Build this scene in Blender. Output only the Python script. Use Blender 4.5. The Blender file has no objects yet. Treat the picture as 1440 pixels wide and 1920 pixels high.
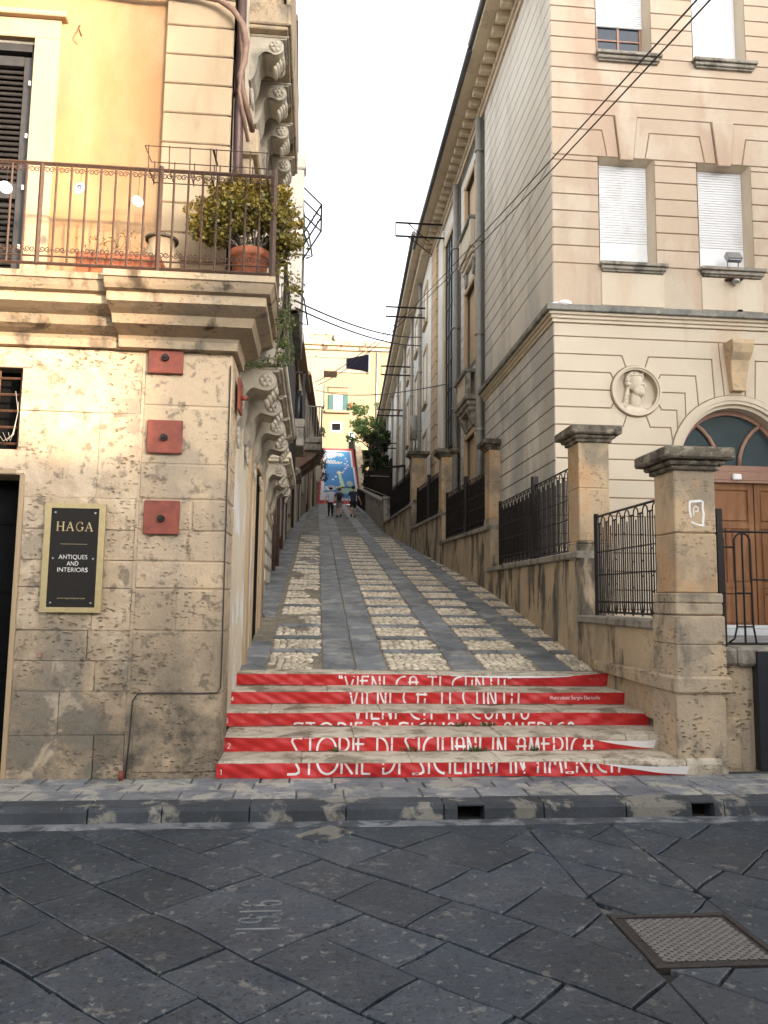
import bpy, math, random
from mathutils import Vector, Matrix
random.seed(7)
rad = math.radians
SC = bpy.context.scene
COL = SC.collection
# ------------------------------------------------------------------ camera
cam_d = bpy.data.cameras.new('camera'); cam = bpy.data.objects.new('camera', cam_d); COL.objects.link(cam)
SC.camera = cam
YAW, PIT, ROL = rad(5.0), rad(6.33), rad(.75)
fw = Vector((math.sin(YAW)*math.cos(PIT), math.cos(YAW)*math.cos(PIT), math.sin(PIT)))
r0 = Vector((math.cos(YAW), -math.sin(YAW), 0)); u0 = r0.cross(fw)
rt = r0*math.cos(ROL)+u0*math.sin(ROL); up = rt.cross(fw)
cam.matrix_world = Matrix(((rt.x, up.x, -fw.x, 0), (rt.y, up.y, -fw.y, 0), (rt.z, up.z, -fw.z, 1.75), (0, 0, 0, 1)))
cam_d.sensor_fit = 'VERTICAL'; cam_d.sensor_height = 24; cam_d.lens = 24*1442/1920
cam_d.clip_end = 600; cam_d.clip_start = .05
# ------------------------------------------------------------------ world, sun
SUN_EL, SUN_ROT = rad(6.5), rad(145)
w = bpy.data.worlds.new('World'); SC.world = w; w.use_nodes = True
nt = w.node_tree; nt.nodes.clear()
sky = nt.nodes.new('ShaderNodeTexSky'); sky.sky_type = 'NISHITA'; sky.sun_disc = False
sky.sun_elevation = SUN_EL; sky.sun_rotation = SUN_ROT; sky.air_density = .7; sky.dust_density = 2.5; sky.ozone_density = .6
hs = nt.nodes.new('ShaderNodeHueSaturation'); hs.inputs['Saturation'].default_value = .10
bgn = nt.nodes.new('ShaderNodeBackground'); bgn.inputs['Strength'].default_value = .15
wo = nt.nodes.new('ShaderNodeOutputWorld')
nt.links.new(sky.outputs[0], hs.inputs['Color']); nt.links.new(hs.outputs[0], bgn.inputs[0]); nt.links.new(bgn.outputs[0], wo.inputs[0])
ld = bpy.data.lights.new('sun', 'SUN'); ld.energy = 1.75; ld.angle = rad(1.5); ld.color = (1, .72, .46)
lo = bpy.data.objects.new('sun', ld); COL.objects.link(lo)
sd = Vector((math.sin(SUN_ROT)*math.cos(SUN_EL), math.cos(SUN_ROT)*math.cos(SUN_EL), math.sin(SUN_EL)))
lo.rotation_euler = sd.to_track_quat('Z', 'Y').to_euler(); lo.location = (0, -3, 20)
SC.view_settings.view_transform = 'Standard'; SC.view_settings.look = 'None'; SC.view_settings.exposure = 2.75; SC.view_settings.gamma = 1
# ------------------------------------------------------------------ mesh helpers
class MB:
    def __init__(s): s.v=[]; s.f=[]; s.m=[]; s.t=[]; s.sm=[]
    def face(s, idx, m=0, tone=0, sm=False): s.f.append(tuple(idx)); s.m.append(m); s.t.append(tone); s.sm.append(sm)
    def poly(s, pts, m=0, tone=0):
        b=len(s.v); s.v.extend([tuple(p) for p in pts]); s.face(range(b,b+len(pts)), m, tone)
    def box(s, x0,x1,y0,y1,z0,z1, m=0, tone=0, c=0):
        if x0>x1: x0,x1=x1,x0
        if y0>y1: y0,y1=y1,y0
        if z0>z1: z0,z1=z1,z0
        c=min(c,(x1-x0)*.45,(y1-y0)*.45,(z1-z0)*.45)
        if c<=0:
            b=len(s.v); s.v+=[(x,y,z) for z in(z0,z1) for y in(y0,y1) for x in(x0,x1)]
            for q in((0,2,3,1),(4,5,7,6),(0,1,5,4),(2,6,7,3),(0,4,6,2),(1,3,7,5)): s.face([b+i for i in q],m,tone)
            return
        # chamfered box: 24 verts
        X=(x0,x1);Y=(y0,y1);Z=(z0,z1); b=len(s.v); id={}
        for i in(0,1):
            for j in(0,1):
                for k in(0,1):
                    p=(X[i],Y[j],Z[k]); d=(c if i==0 else -c, c if j==0 else -c, c if k==0 else -c)
                    for a in range(3):
                        q=[p[n]+(0 if n==a else d[n]) for n in range(3)]
                        id[(i,j,k,a)]=len(s.v); s.v.append(tuple(q))
        F=lambda *q: s.face(q,m,tone)
        g=id
        F(g[0,0,0,0],g[0,0,1,0],g[0,1,1,0],g[0,1,0,0]); F(g[1,0,0,0],g[1,1,0,0],g[1,1,1,0],g[1,0,1,0])
        F(g[0,0,0,1],g[1,0,0,1],g[1,0,1,1],g[0,0,1,1]); F(g[0,1,0,1],g[0,1,1,1],g[1,1,1,1],g[1,1,0,1])
        F(g[0,0,0,2],g[0,1,0,2],g[1,1,0,2],g[1,0,0,2]); F(g[0,0,1,2],g[1,0,1,2],g[1,1,1,2],g[0,1,1,2])
        for i in(0,1):
            for j in(0,1):
                q=(g[i,j,0,0],g[i,j,1,0],g[i,j,1,1],g[i,j,0,1]); F(*(q if i==j else q[::-1]))
        for i in(0,1):
            for k in(0,1):
                q=(g[i,0,k,0],g[i,0,k,2],g[i,1,k,2],g[i,1,k,0]); F(*(q if i!=k else q[::-1]))
        for j in(0,1):
            for k in(0,1):
                q=(g[0,j,k,1],g[1,j,k,1],g[1,j,k,2],g[0,j,k,2]); F(*(q if j!=k else q[::-1]))
        for i in(0,1):
            for j in(0,1):
                for k in(0,1):
                    q=(g[i,j,k,0],g[i,j,k,1],g[i,j,k,2]); F(*(q if (i+j+k)%2 else q[::-1]))
    def prism(s, pts, fr, h0, h1, c=0, m=0, tone=0, back=False):
        """2D polygon pts in frame fr=(o,U,V,W), extruded from h0 to h1 along W, top edge chamfered by c"""
        o,U,V,Wn=fr
        A=sum(pts[i][0]*pts[(i+1)%len(pts)][1]-pts[(i+1)%len(pts)][0]*pts[i][1] for i in range(len(pts)))
        if abs(A)<1e-7: return
        hand = U.cross(V).dot(Wn)
        if A*hand<0: pts=pts[::-1]
        sg = 1 if hand>0 else -1
        n=len(pts)
        def W3(p,h): return tuple(o+U*p[0]+V*p[1]+Wn*h)
        rings=[[W3(p,h0) for p in pts]]
        if c>0:
            rings.append([W3(p,h1-c) for p in pts])
            ins=[]
            for i in range(n):
                a=pts[i-1]; b_=pts[i]; d=pts[(i+1)%n]
                e1=(b_[0]-a[0],b_[1]-a[1]); e2=(d[0]-b_[0],d[1]-b_[1])
                l1=math.hypot(*e1) or 1e-9; l2=math.hypot(*e2) or 1e-9
                n1=(-e1[1]/l1*sg,e1[0]/l1*sg); n2=(-e2[1]/l2*sg,e2[0]/l2*sg)
                k=1+n1[0]*n2[0]+n1[1]*n2[1]; k=max(k,.3)
                ins.append((b_[0]+c*(n1[0]+n2[0])/k, b_[1]+c*(n1[1]+n2[1])/k))
            rings.append([W3(p,h1) for p in ins])
        else: rings.append([W3(p,h1) for p in pts])
        b=len(s.v)
        for r in rings: s.v+=r
        for k in range(len(rings)-1):
            for i in range(n):
                j=(i+1)%n; s.face((b+k*n+i,b+k*n+j,b+(k+1)*n+j,b+(k+1)*n+i),m,tone)
        s.face(range(b+(len(rings)-1)*n,b+len(rings)*n),m,tone)
        if back: s.face(list(range(b,b+n))[::-1],m,tone)
    def tube(s, path, r, n=6, m=0, tone=0, caps=True):
        path=[Vector(p) for p in path]; b=len(s.v); prev=None
        R=r if isinstance(r,(list,tuple)) else [r]*len(path)
        for i,p in enumerate(path):
            d=(path[min(i+1,len(path)-1)]-path[max(i-1,0)])
            d=d.normalized() if d.length>0 else Vector((0,0,1))
            if prev is None:
                a=Vector((0,0,1)) if abs(d.z)<.9 else Vector((1,0,0)); prev=(a-d*a.dot(d)).normalized()
            else: prev=(prev-d*prev.dot(d)).normalized()
            q=d.cross(prev)
            for k in range(n):
                an=2*math.pi*k/n; s.v.append(tuple(p+(prev*math.cos(an)+q*math.sin(an))*R[i]))
        for i in range(len(path)-1):
            for k in range(n):
                k2=(k+1)%n; s.face((b+i*n+k,b+i*n+k2,b+(i+1)*n+k2,b+(i+1)*n+k),m,tone,n>4)
        if caps:
            s.face(list(range(b,b+n))[::-1],m,tone); e=b+(len(path)-1)*n; s.face(range(e,e+n),m,tone)
    def bar(s, a, b_, wx, m=0, tone=0): s.tube([a,b_], wx*.707, 4, m, tone)
    def lathe(s, c, prof, n=20, m=0, tone=0, sx=1, sy=1, sm=True):
        b=len(s.v)
        for r,z in prof:
            for k in range(n):
                a=2*math.pi*k/n; s.v.append((c[0]+r*math.cos(a)*sx,c[1]+r*math.sin(a)*sy,c[2]+z))
        for i in range(len(prof)-1):
            for k in range(n):
                k2=(k+1)%n; s.face((b+i*n+k,b+i*n+k2,b+(i+1)*n+k2,b+(i+1)*n+k),m,tone,sm)
        s.face(list(range(b,b+n))[::-1],m,tone); e=b+(len(prof)-1)*n; s.face(range(e,e+n),m,tone)
    def ball(s, c, rx, ry=None, rz=None, n=10, k=7, m=0, tone=0, rot=None):
        ry=ry or rx; rz=rz or rx; b=len(s.v)
        for i in range(k+1):
            th=math.pi*i/k
            for j in range(n):
                ph=2*math.pi*j/n; p=Vector((rx*math.sin(th)*math.cos(ph),ry*math.sin(th)*math.sin(ph),-rz*math.cos(th)))
                if rot: p=rot@p
                s.v.append((c[0]+p.x,c[1]+p.y,c[2]+p.z))
        for i in range(k):
            for j in range(n):
                j2=(j+1)%n; s.face((b+i*n+j,b+i*n+j2,b+(i+1)*n+j2,b+(i+1)*n+j),m,tone,True)
    def build(s, name, mats, parent=None, label=None):
        me=bpy.data.meshes.new(name); me.from_pydata(s.v,[],s.f)
        if not isinstance(mats,(list,tuple)): mats=[mats]
        for q in mats: me.materials.append(q)
        me.polygons.foreach_set('material_index',s.m); me.polygons.foreach_set('use_smooth',s.sm)
        at=me.attributes.new('tone','FLOAT','FACE'); at.data.foreach_set('value',s.t)
        me.update()
        o=bpy.data.objects.new(name,me); COL.objects.link(o)
        if parent: adopt(o,parent)
        if label: o['label']=label
        return o
def world_loc(o):
    L=Vector(o.location)
    while o.parent: o=o.parent; L=L+Vector(o.location)
    return L
def adopt(o,p):
    o.parent=p
    q=p
    while q.type!='EMPTY' and q.parent: q=q.parent
    o.matrix_parent_inverse=Matrix.Translation(-Vector(q.location)) if p is q else Matrix.Identity(4)
def thing(name,label,cat,loc=(0,0,0),group=None):
    o=bpy.data.objects.new(name,None); COL.objects.link(o); o.location=loc; o.empty_display_size=.2
    o['label']=label; o['category']=cat
    if group: o['group']=group
    return o
def tag(o,label,cat,group=None,kind=None):
    o['label']=label; o['category']=cat
    if group: o['group']=group
    if kind: o['kind']=kind
    return o
def struct(mb,name,m,label=None):
    o=mb.build(name,m); o['kind']='structure'
    if label: o['label']=label
    return o
def copy_tree(o, parent=None):
    c=o.copy(); COL.objects.link(c)
    if parent: c.parent=parent
    for ch in list(o.children): copy_tree(ch,c)
    return c
X,Y,Z=Vector((1,0,0)),Vector((0,1,0)),Vector((0,0,1))
def FRONT(t): return (Vector((0,t,0)),X,Z,-Y)
def BACK(t): return (Vector((0,t,0)),X,Z,Y)
def SIDE_R(s): return (Vector((s,0,0)),Y,Z,-X)      # wall facing the alley from the right
def SIDE_L(s): return (Vector((s,0,0)),Y,Z,X)
GROUND=(Vector((0,0,0)),X,Y,Z)
def clip(poly,a,b,c):     # keep a*x+b*y<=c
    out=[]
    for i in range(len(poly)):
        p=poly[i]; q=poly[(i+1)%len(poly)]; dp=a*p[0]+b*p[1]-c; dq=a*q[0]+b*q[1]-c
        if dp<=0: out.append(p)
        if (dp<0)!=(dq<0) and abs(dp-dq)>1e-12:
            k=dp/(dp-dq); out.append((p[0]+(q[0]-p[0])*k,p[1]+(q[1]-p[1])*k))
    return out
def cliprect(p,x0,x1,y0,y1):
    for a,b,c in((1,0,x1),(-1,0,-x0),(0,1,y1),(0,-1,-y0)):
        if len(p)<3: return []
        p=clip(p,a,b,c)
    return p if len(p)>=3 else []
def subrect(p,x0,x1,y0,y1):
    out=[]
    for a,b,c in((1,0,x0),(-1,0,-x1),(0,1,y0),(0,-1,-y1)):
        q=clip(p,a,b,c)
        if len(q)>=3: out.append(q)
        p=clip(p,-a,-b,-c)
        if len(p)<3: break
    return out
def area(p): return abs(sum(p[i][0]*p[(i+1)%len(p)][1]-p[(i+1)%len(p)][0]*p[i][1] for i in range(len(p))))/2
def arc(cx,cy,r,a0,a1,n=12,ry=None):
    ry=ry or r
    return [(cx+r*math.cos(rad(a0+(a1-a0)*i/n)),cy+ry*math.sin(rad(a0+(a1-a0)*i/n))) for i in range(n+1)]
def rnd(a,b): return random.uniform(a,b)
# ------------------------------------------------------------------ materials
def newmat(name):
    m=bpy.data.materials.new(name); m.use_nodes=True; n=m.node_tree
    return m,n,n.nodes['Principled BSDF']
def nd(n,ty,**kw):
    q=n.nodes.new(ty)
    for k,v in kw.items():
        if k in q.inputs: q.inputs[k].default_value=v
        else: setattr(q,k,v)
    return q
def ramp(n,src,p0,p1,c0=(0,0,0,1),c1=(1,1,1,1)):
    if p0>p1: p0,p1,c0,c1=p1,p0,c1,c0
    r=n.nodes.new('ShaderNodeValToRGB'); r.color_ramp.elements[0].position=p0; r.color_ramp.elements[1].position=p1
    r.color_ramp.elements[0].color=c0; r.color_ramp.elements[1].color=c1; n.links.new(src,r.inputs[0]); return r.outputs[0]
def mix(n,f,a,b,mode='MIX'):
    q=n.nodes.new('ShaderNodeMix'); q.data_type='RGBA'; q.blend_type=mode
    for s,v in((q.inputs[0],f),(q.inputs[6],a),(q.inputs[7],b)):
        if isinstance(v,(int,float)): s.default_value=v
        elif isinstance(v,tuple): s.default_value=v if len(v)==4 else (*v,1)
        else: n.links.new(v,s)
    return q.outputs[2]
def mth(n,op,a,b=0):
    q=n.nodes.new('ShaderNodeMath'); q.operation=op
    for s,v in((q.inputs[0],a),(q.inputs[1],b)):
        if isinstance(v,(int,float)): s.default_value=v
        else: n.links.new(v,s)
    return q.outputs[0]
def noise(n,vec,scale,detail=4,rough=.55,dist=0):
    q=nd(n,'ShaderNodeTexNoise'); q.inputs['Scale'].default_value=scale; q.inputs['Detail'].default_value=detail
    q.inputs['Roughness'].default_value=rough; q.inputs['Distortion'].default_value=dist
    n.links.new(vec,q.inputs['Vector']); return q.outputs['Fac']
def stone(name,c1,c2,big=.9,stains=(),rough=.88,bump=.4,pits=0,pitscale=22,grain=.10,streak=None,patch=None,bdist=.012):
    """weathered mineral surface: two tones, fine grain, stains [(colour,scale,lo,hi,amount,zmax,vertical stretch)], pits"""
    m,n,b=newmat(name); L=n.links.new
    geo=n.nodes.new('ShaderNodeNewGeometry'); P=geo.outputs['Position']
    col=mix(n,ramp(n,noise(n,P,big,5,.6),.35,.65),c1,c2)
    hgt=noise(n,P,14,6,.65)
    if patch:   # remains of a lighter plaster coat
        pc,ps,plo,phi,z0=patch
        sx=n.nodes.new('ShaderNodeSeparateXYZ'); L(P,sx.inputs[0])
        zz=mth(n,'MULTIPLY',mth(n,'SUBTRACT',sx.outputs[2],z0),.16)
        f=ramp(n,mth(n,'ADD',noise(n,P,ps,6,.62,.4),zz),plo,phi)
        col=mix(n,f,col,pc); hgt=mth(n,'ADD',mth(n,'MULTIPLY',hgt,mth(n,'SUBTRACT',1,mth(n,'MULTIPLY',f,.7))),mth(n,'MULTIPLY',f,.5))
    for st in stains:
        sc,ss,lo_,hi_,am,zmax,vs=st
        vec=P
        if vs!=1:
            mp=n.nodes.new('ShaderNodeMapping'); mp.inputs['Scale'].default_value=(1,1,vs); L(P,mp.inputs['Vector']); vec=mp.outputs[0]
        f=ramp(n,noise(n,vec,ss,6,.62,.3),lo_,hi_)
        if zmax is not None:
            sx=n.nodes.new('ShaderNodeSeparateXYZ'); L(P,sx.inputs[0])
            mr=n.nodes.new('ShaderNodeMapRange'); mr.inputs['From Min'].default_value=zmax[1]; mr.inputs['From Max'].default_value=zmax[0]
            L(sx.outputs[2],mr.inputs[0]); f=mth(n,'MULTIPLY',f,mr.outputs[0])
        f=mth(n,'MULTIPLY',f,am); col=mix(n,f,col,sc)
    g=noise(n,P,45,5,.7)
    col=mix(n,1.0,col,ramp(n,g,.25,.75,(1-grain,1-grain,1-grain,1),(1+grain*.6,1+grain*.6,1+grain*.6,1)),'MULTIPLY')
    at=n.nodes.new('ShaderNodeAttribute'); at.attribute_name='tone'
    tn=mth(n,'ADD',1,at.outputs['Fac']); cb=n.nodes.new('ShaderNodeCombineColor')
    for i in range(3): L(tn,cb.inputs[i])
    col=mix(n,1.0,col,cb.outputs[0],'MULTIPLY')
    if pits:
        mp=n.nodes.new('ShaderNodeMapping'); mp.inputs['Scale'].default_value=(1,1,2.1); L(P,mp.inputs['Vector'])
        wv=n.nodes.new('ShaderNodeTexNoise'); wv.inputs['Scale'].default_value=6; L(mp.outputs[0],wv.inputs['Vector'])
        vm=n.nodes.new('ShaderNodeVectorMath'); vm.operation='MULTIPLY_ADD'; vm.inputs[1].default_value=(.12,.12,.12); L(wv.outputs['Color'],vm.inputs[0]); L(mp.outputs[0],vm.inputs[2])
        vo=n.nodes.new('ShaderNodeTexVoronoi'); vo.inputs['Scale'].default_value=pitscale; L(vm.outputs[0],vo.inputs['Vector'])
        wc=n.nodes.new('ShaderNodeSeparateColor'); L(vo.outputs['Color'],wc.inputs[0])
        msk=mth(n,'MULTIPLY',ramp(n,noise(n,P,1.9,5,.6),.44,.56),ramp(n,wc.outputs[0],.35,.5))
        dd=mth(n,'ADD',vo.outputs['Distance'],mth(n,'MULTIPLY',mth(n,'SUBTRACT',noise(n,P,11,3,.6),.5),1.1))
        pf=mth(n,'MULTIPLY',ramp(n,dd,.38,.20),msk)
        hgt=mth(n,'SUBTRACT',hgt,mth(n,'MULTIPLY',pf,pits))
        col=mix(n,mth(n,'MULTIPLY',pf,.55),col,tuple(x*.32 for x in c1))
    L(col,b.inputs['Base Color']); b.inputs['Roughness'].default_value=rough; b.inputs['Specular IOR Level'].default_value=.25
    if bump:
        bp=n.nodes.new('ShaderNodeBump'); bp.inputs['Strength'].default_value=bump; bp.inputs['Distance'].default_value=bdist
        L(hgt,bp.inputs['Height']); L(bp.outputs[0],b.inputs['Normal'])
    return m
def plain(name,c,rough=.6,metal=0,grain=.12,gs=20,bump=.1,spec=.4,stain=None):
    m,n,b=newmat(name); L=n.links.new
    geo=n.nodes.new('ShaderNodeNewGeometry'); P=geo.outputs['Position']
    g=noise(n,P,gs,5,.6)
    col=mix(n,ramp(n,g,.3,.7),tuple(x*(1-grain) for x in c),tuple(min(1,x*(1+grain)) for x in c))
    if stain: col=mix(n,mth(n,'MULTIPLY',ramp(n,noise(n,P,stain[1],5,.65),stain[2],stain[3]),stain[4]),col,stain[0])
    at=n.nodes.new('ShaderNodeAttribute'); at.attribute_name='tone'
    tn=mth(n,'ADD',1,at.outputs['Fac']); cb=n.nodes.new('ShaderNodeCombineColor')
    for i in range(3): L(tn,cb.inputs[i])
    col=mix(n,1.0,col,cb.outputs[0],'MULTIPLY')
    L(col,b.inputs['Base Color']); b.inputs['Roughness'].default_value=rough; b.inputs['Metallic'].default_value=metal
    b.inputs['Specular IOR Level'].default_value=spec
    if bump:
        bp=n.nodes.new('ShaderNodeBump'); bp.inputs['Strength'].default_value=bump; bp.inputs['Distance'].default_value=.01
        L(g,bp.inputs['Height']); L(bp.outputs[0],b.inputs['Normal'])
    return m
def leafmat(name,c1,c2):
    m,n,b=newmat(name); L=n.links.new
    geo=n.nodes.new('ShaderNodeNewGeometry')
    at=n.nodes.new('ShaderNodeAttribute'); at.attribute_name='tone'
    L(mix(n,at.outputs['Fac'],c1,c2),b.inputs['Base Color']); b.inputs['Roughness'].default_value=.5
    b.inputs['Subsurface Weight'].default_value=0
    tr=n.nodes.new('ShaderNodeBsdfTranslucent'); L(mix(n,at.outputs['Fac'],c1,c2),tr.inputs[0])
    ms=n.nodes.new('ShaderNodeMixShader'); ms.inputs[0].default_value=.3
    L(b.outputs[0],ms.inputs[1]); L(tr.outputs[0],ms.inputs[2]); L(ms.outputs[0],n.nodes['Material Output'].inputs[0])
    return m
GR=(.10,.095,.08)
M={}
M['old_stone']=stone('old_stone',(.51,.39,.265),(.43,.33,.225),1.4,[((.085,.08,.066),1.5,.36,.57,.95,(.5,2.0),1),((.26,.23,.185),1.5,.48,.62,.65,None,1),((.62,.50,.36),3.1,.53,.60,.5,None,1),((.11,.09,.07),9,.56,.63,.6,None,1)],pits=1.5,pitscale=17,bump=.8,bdist=.022,patch=((.53,.40,.265),1.3,.46,.54,2.6))
M['quoin_stone']=stone('quoin_stone',(.51,.39,.265),(.43,.335,.235),1.3,[((.075,.07,.058),1.6,.35,.56,.95,(.5,1.9),1),((.28,.245,.19),1.6,.50,.64,.6,None,.6),((.11,.09,.07),9,.56,.63,.6,None,1)],pits=1.3,pitscale=19,bump=.8,bdist=.022,patch=((.53,.405,.27),1.2,.46,.54,2.7))
M['mortar']=stone('mortar',(.24,.20,.15),(.16,.135,.10),2,bump=.5)
M['yellow_plaster']=stone('yellow_plaster',(.315,.178,.080),(.285,.16,.075),.7,[((.36,.235,.13),1.0,.46,.62,.6,None,.6),((.19,.13,.08),2.2,.54,.66,.45,None,.3)],bump=.14,grain=.05)
M['pale_plaster']=stone('pale_plaster',(.41,.30,.185),(.37,.27,.17),1.2,[((.24,.175,.105),2,.53,.66,.5,None,.25)],bump=.15,grain=.06)
M['cornice_stone']=stone('cornice_stone',(.40,.305,.20),(.33,.255,.17),1.5,[((.05,.036,.026),2.2,.53,.62,.9,None,.45),((.19,.165,.13),5,.50,.62,.55,None,.7)],bump=.5,pits=.5)
M['side_plaster']=stone('side_plaster',(.62,.535,.41),(.56,.48,.365),1.0,[((.66,.69,.70),1.1,.50,.54,.85,(2.6,3.2),1),((.27,.235,.18),2.2,.54,.68,.5,None,.3)],bump=.25)
M['corbel_stone']=stone('corbel_stone',(.42,.37,.29),(.34,.30,.24),2.5,[(GR,3,.5,.68,.6,None,.6)],bump=.5)
M['render_front']=stone('render_front',(.51,.405,.305),(.47,.365,.27),.8,[((.29,.25,.20),1.7,.50,.62,.6,(2.0,12),.13),((.42,.29,.21),1.1,.5,.6,.6,None,.22),((.57,.50,.40),.9,.52,.6,.5,None,.6)],bump=.10,grain=.06)
M['render_low']=stone('render_low',(.61,.53,.415),(.57,.485,.375),.9,[((.50,.38,.27),1.3,.52,.62,.5,None,.3)],bump=.10,grain=.05)
M['render_side']=stone('render_side',(.68,.64,.57),(.62,.58,.51),.8,[((.30,.31,.32),.7,.44,.60,.75,(5.6,10.5),.6),((.42,.37,.3),1.6,.52,.62,.5,None,.2)],bump=.12,grain=.06)
M['pale_render']=stone('pale_render',(.74,.71,.64),(.68,.65,.58),.6,[((.45,.41,.35),1.2,.53,.66,.45,None,.2)],bump=.1,grain=.04)
M['ochre_trim']=stone('ochre_trim',(.56,.42,.27),(.50,.37,.24),.9,[((.3,.24,.17),1.8,.56,.7,.4,None,.3)],bump=.1,grain=.05)
M['groove']=stone('groove',(.30,.20,.13),(.24,.16,.11),3,bump=0)
M['grey_groove']=stone('grey_groove',(.17,.15,.13),(.13,.12,.11),3,bump=0)
M['ledge_stone']=stone('ledge_stone',(.26,.25,.22),(.17,.17,.155),3.5,[((.42,.38,.3),5,.55,.68,.7,None,1),((.06,.06,.055),4,.5,.7,.6,None,.5)],bump=.4)
M['cap_stone']=stone('cap_stone',(.19,.16,.12),(.10,.088,.07),6,[((.34,.30,.22),7,.52,.60,.75,None,1),((.045,.04,.035),5,.52,.6,.7,None,.6)],bump=.9,pits=1,pitscale=24)
M['pier_stone']=stone('pier_stone',(.56,.415,.255),(.48,.36,.24),1.3,[((.23,.20,.155),1.5,.47,.60,.75,None,.8),((.57,.32,.15),1.2,.50,.60,.5,None,.8),((.20,.165,.12),9,.60,.66,.5,None,1)],pits=.5,pitscale=16,bump=.6,bdist=.015)
M['pier_plinth']=stone('pier_plinth',(.52,.41,.285),(.40,.33,.25),2,[((.14,.125,.10),2.4,.48,.60,.75,None,.6),((.57,.43,.27),1.9,.52,.58,.5,None,1)],pits=1.8,pitscale=15,bump=.9,bdist=.02)
M['wall_stone']=stone('wall_stone',(.56,.44,.295),(.46,.36,.25),1.3,[((.065,.06,.05),2.6,.50,.58,.9,None,.3),((.3,.26,.21),2,.5,.6,.5,None,.5)],pits=.7,bump=.5,bdist=.015)
M['coping']=stone('coping',(.36,.33,.275),(.25,.225,.19),3,[((.09,.085,.07),3.4,.50,.6,.75,None,.8)],bump=.6,pits=.6)
M['lava']=stone('lava',(.045,.061,.082),(.035,.046,.062),1.6,[((.078,.092,.108),2.6,.46,.64,.6,None,1),((.050,.052,.058),.9,.5,.62,.4,None,1),((.18,.19,.19),19,.60,.65,.8,None,1),((.21,.205,.19),5,.61,.65,.55,None,1),((.011,.013,.016),28,.55,.62,.6,None,1)],rough=.5,bump=.7,pits=.5,pitscale=38,grain=.28,bdist=.010)
M['road_joint']=stone('road_joint',(.03,.03,.03),(.22,.215,.20),3.2,[((.010,.010,.011),2.5,.47,.55,.8,None,1)],bump=.6)
M['kerb_stone']=stone('kerb_stone',(.065,.074,.086),(.045,.05,.058),2.5,[((.27,.255,.22),2.6,.52,.57,.8,None,1)],rough=.7,bump=.7,grain=.2)
M['pave_stone']=stone('pave_stone',(.25,.255,.265),(.155,.165,.185),2.6,[((.40,.375,.33),3.2,.49,.56,.8,None,1),((.08,.08,.085),6,.55,.62,.5,None,1)],bump=.5,grain=.18)
M['gutter']=stone('gutter',(.24,.25,.265),(.14,.15,.165),4,[((.05,.055,.065),3.5,.47,.56,.85,None,1)],bump=.5)
M['step_stone']=stone('step_stone',(.66,.59,.48),(.55,.48,.385),2.4,[((.15,.12,.085),2.3,.53,.62,.8,None,1),((.33,.29,.22),5,.50,.58,.6,None,1)],bump=.7,pits=.8,grain=.14)
M['pebble']=stone('pebble',(.74,.65,.51),(.62,.54,.42),3,[((.34,.30,.235),2,.52,.6,.5,None,1)],bump=.3,grain=.14)
M['cobble_bed']=stone('cobble_bed',(.33,.29,.22),(.22,.19,.15),4,bump=1,pits=1,bdist=.03)
M['ramp_slab']=stone('ramp_slab',(.205,.22,.24),(.15,.16,.175),1.7,[((.36,.35,.32),2.4,.50,.60,.65,None,1),((.08,.08,.085),3,.53,.62,.5,None,1)],rough=.6,bump=.4,grain=.15)
M['red_plate']=plain('red_plate',(.23,.055,.032),.6,0,.18,12,.2,stain=((.10,.03,.02),5,.48,.66,.7))
M['rust']=plain('rust',(.09,.045,.025),.75,.2,.3,40,.3)
M['iron']=plain('iron',(.022,.018,.017),.5,.4,.2,60,.1)
M['iron_brown']=plain('iron_brown',(.075,.045,.032),.6,.3,.25,40,.2)
M['dark']=plain('dark',(.006,.006,.006),.8,0,.2,5,.0,.05)
M['dark_wood']=plain('dark_wood',(.03,.028,.027),.5,0,.25,14,.2)
M['door_wood']=stone('door_wood',(.27,.125,.055),(.22,.10,.045),2,[((.13,.055,.028),9,.48,.6,.6,None,.08),((.36,.19,.10),5,.55,.65,.4,None,.3)],rough=.5,bump=.1,grain=.10)
M['arch_wood']=plain('arch_wood',(.29,.165,.115),.6,0,.1,9,.05)
M['shutter_white']=plain('shutter_white',(.66,.66,.67),.5,0,.03,3,.0,.4,stain=((.50,.48,.44),2.2,.5,.7,.5))
M['blue_glass']=plain('blue_glass',(.030,.052,.062),.12,0,.15,2,.0,.7)
M['sky_tint_glass']=plain('sky_tint_glass',(.33,.39,.44),.15,0,.2,1.5,.0,.8)  # pale bluish base colour paints in the sky's reflection
M['glass_dark']=plain('glass_dark',(.02,.03,.045),.08,0,.2,2,.0,.8)
M['terracotta']=plain('terracotta',(.27,.085,.038),.75,0,.2,14,.2,stain=((.15,.05,.025),5,.5,.6,.6))
M['soil']=plain('soil',(.05,.035,.025),.95,0,.3,30,.5)
M['pipe_grey']=plain('pipe_grey',(.30,.285,.255),.55,.1,.12,6,.05)
M['pipe_brown']=plain('pipe_brown',(.085,.048,.040),.5,.2,.2,8,.05)
M['cable']=plain('cable',(.04,.035,.032),.6,0,.2,20,.0)
M['cable_brown']=plain('cable_brown',(.22,.13,.09),.6,0,.2,20,.0)
M['red_vinyl']=plain('red_vinyl',(.55,.028,.028),.42,0,.07,4,.15,.4,stain=((.38,.02,.02),6,.5,.7,.5))
M['white_vinyl']=plain('white_vinyl',(.80,.78,.76),.5,0,.04,6,.0)
M['sign_black']=plain('sign_black',(.010,.010,.011),.12,0,.1,5,.0,.6)
M['sign_gold']=plain('sign_gold',(.42,.335,.17),.45,.25,.08,20,.05)
M['sign_letter']=plain('sign_letter',(.62,.60,.55),.5,.2,.05,20,.0)
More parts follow.
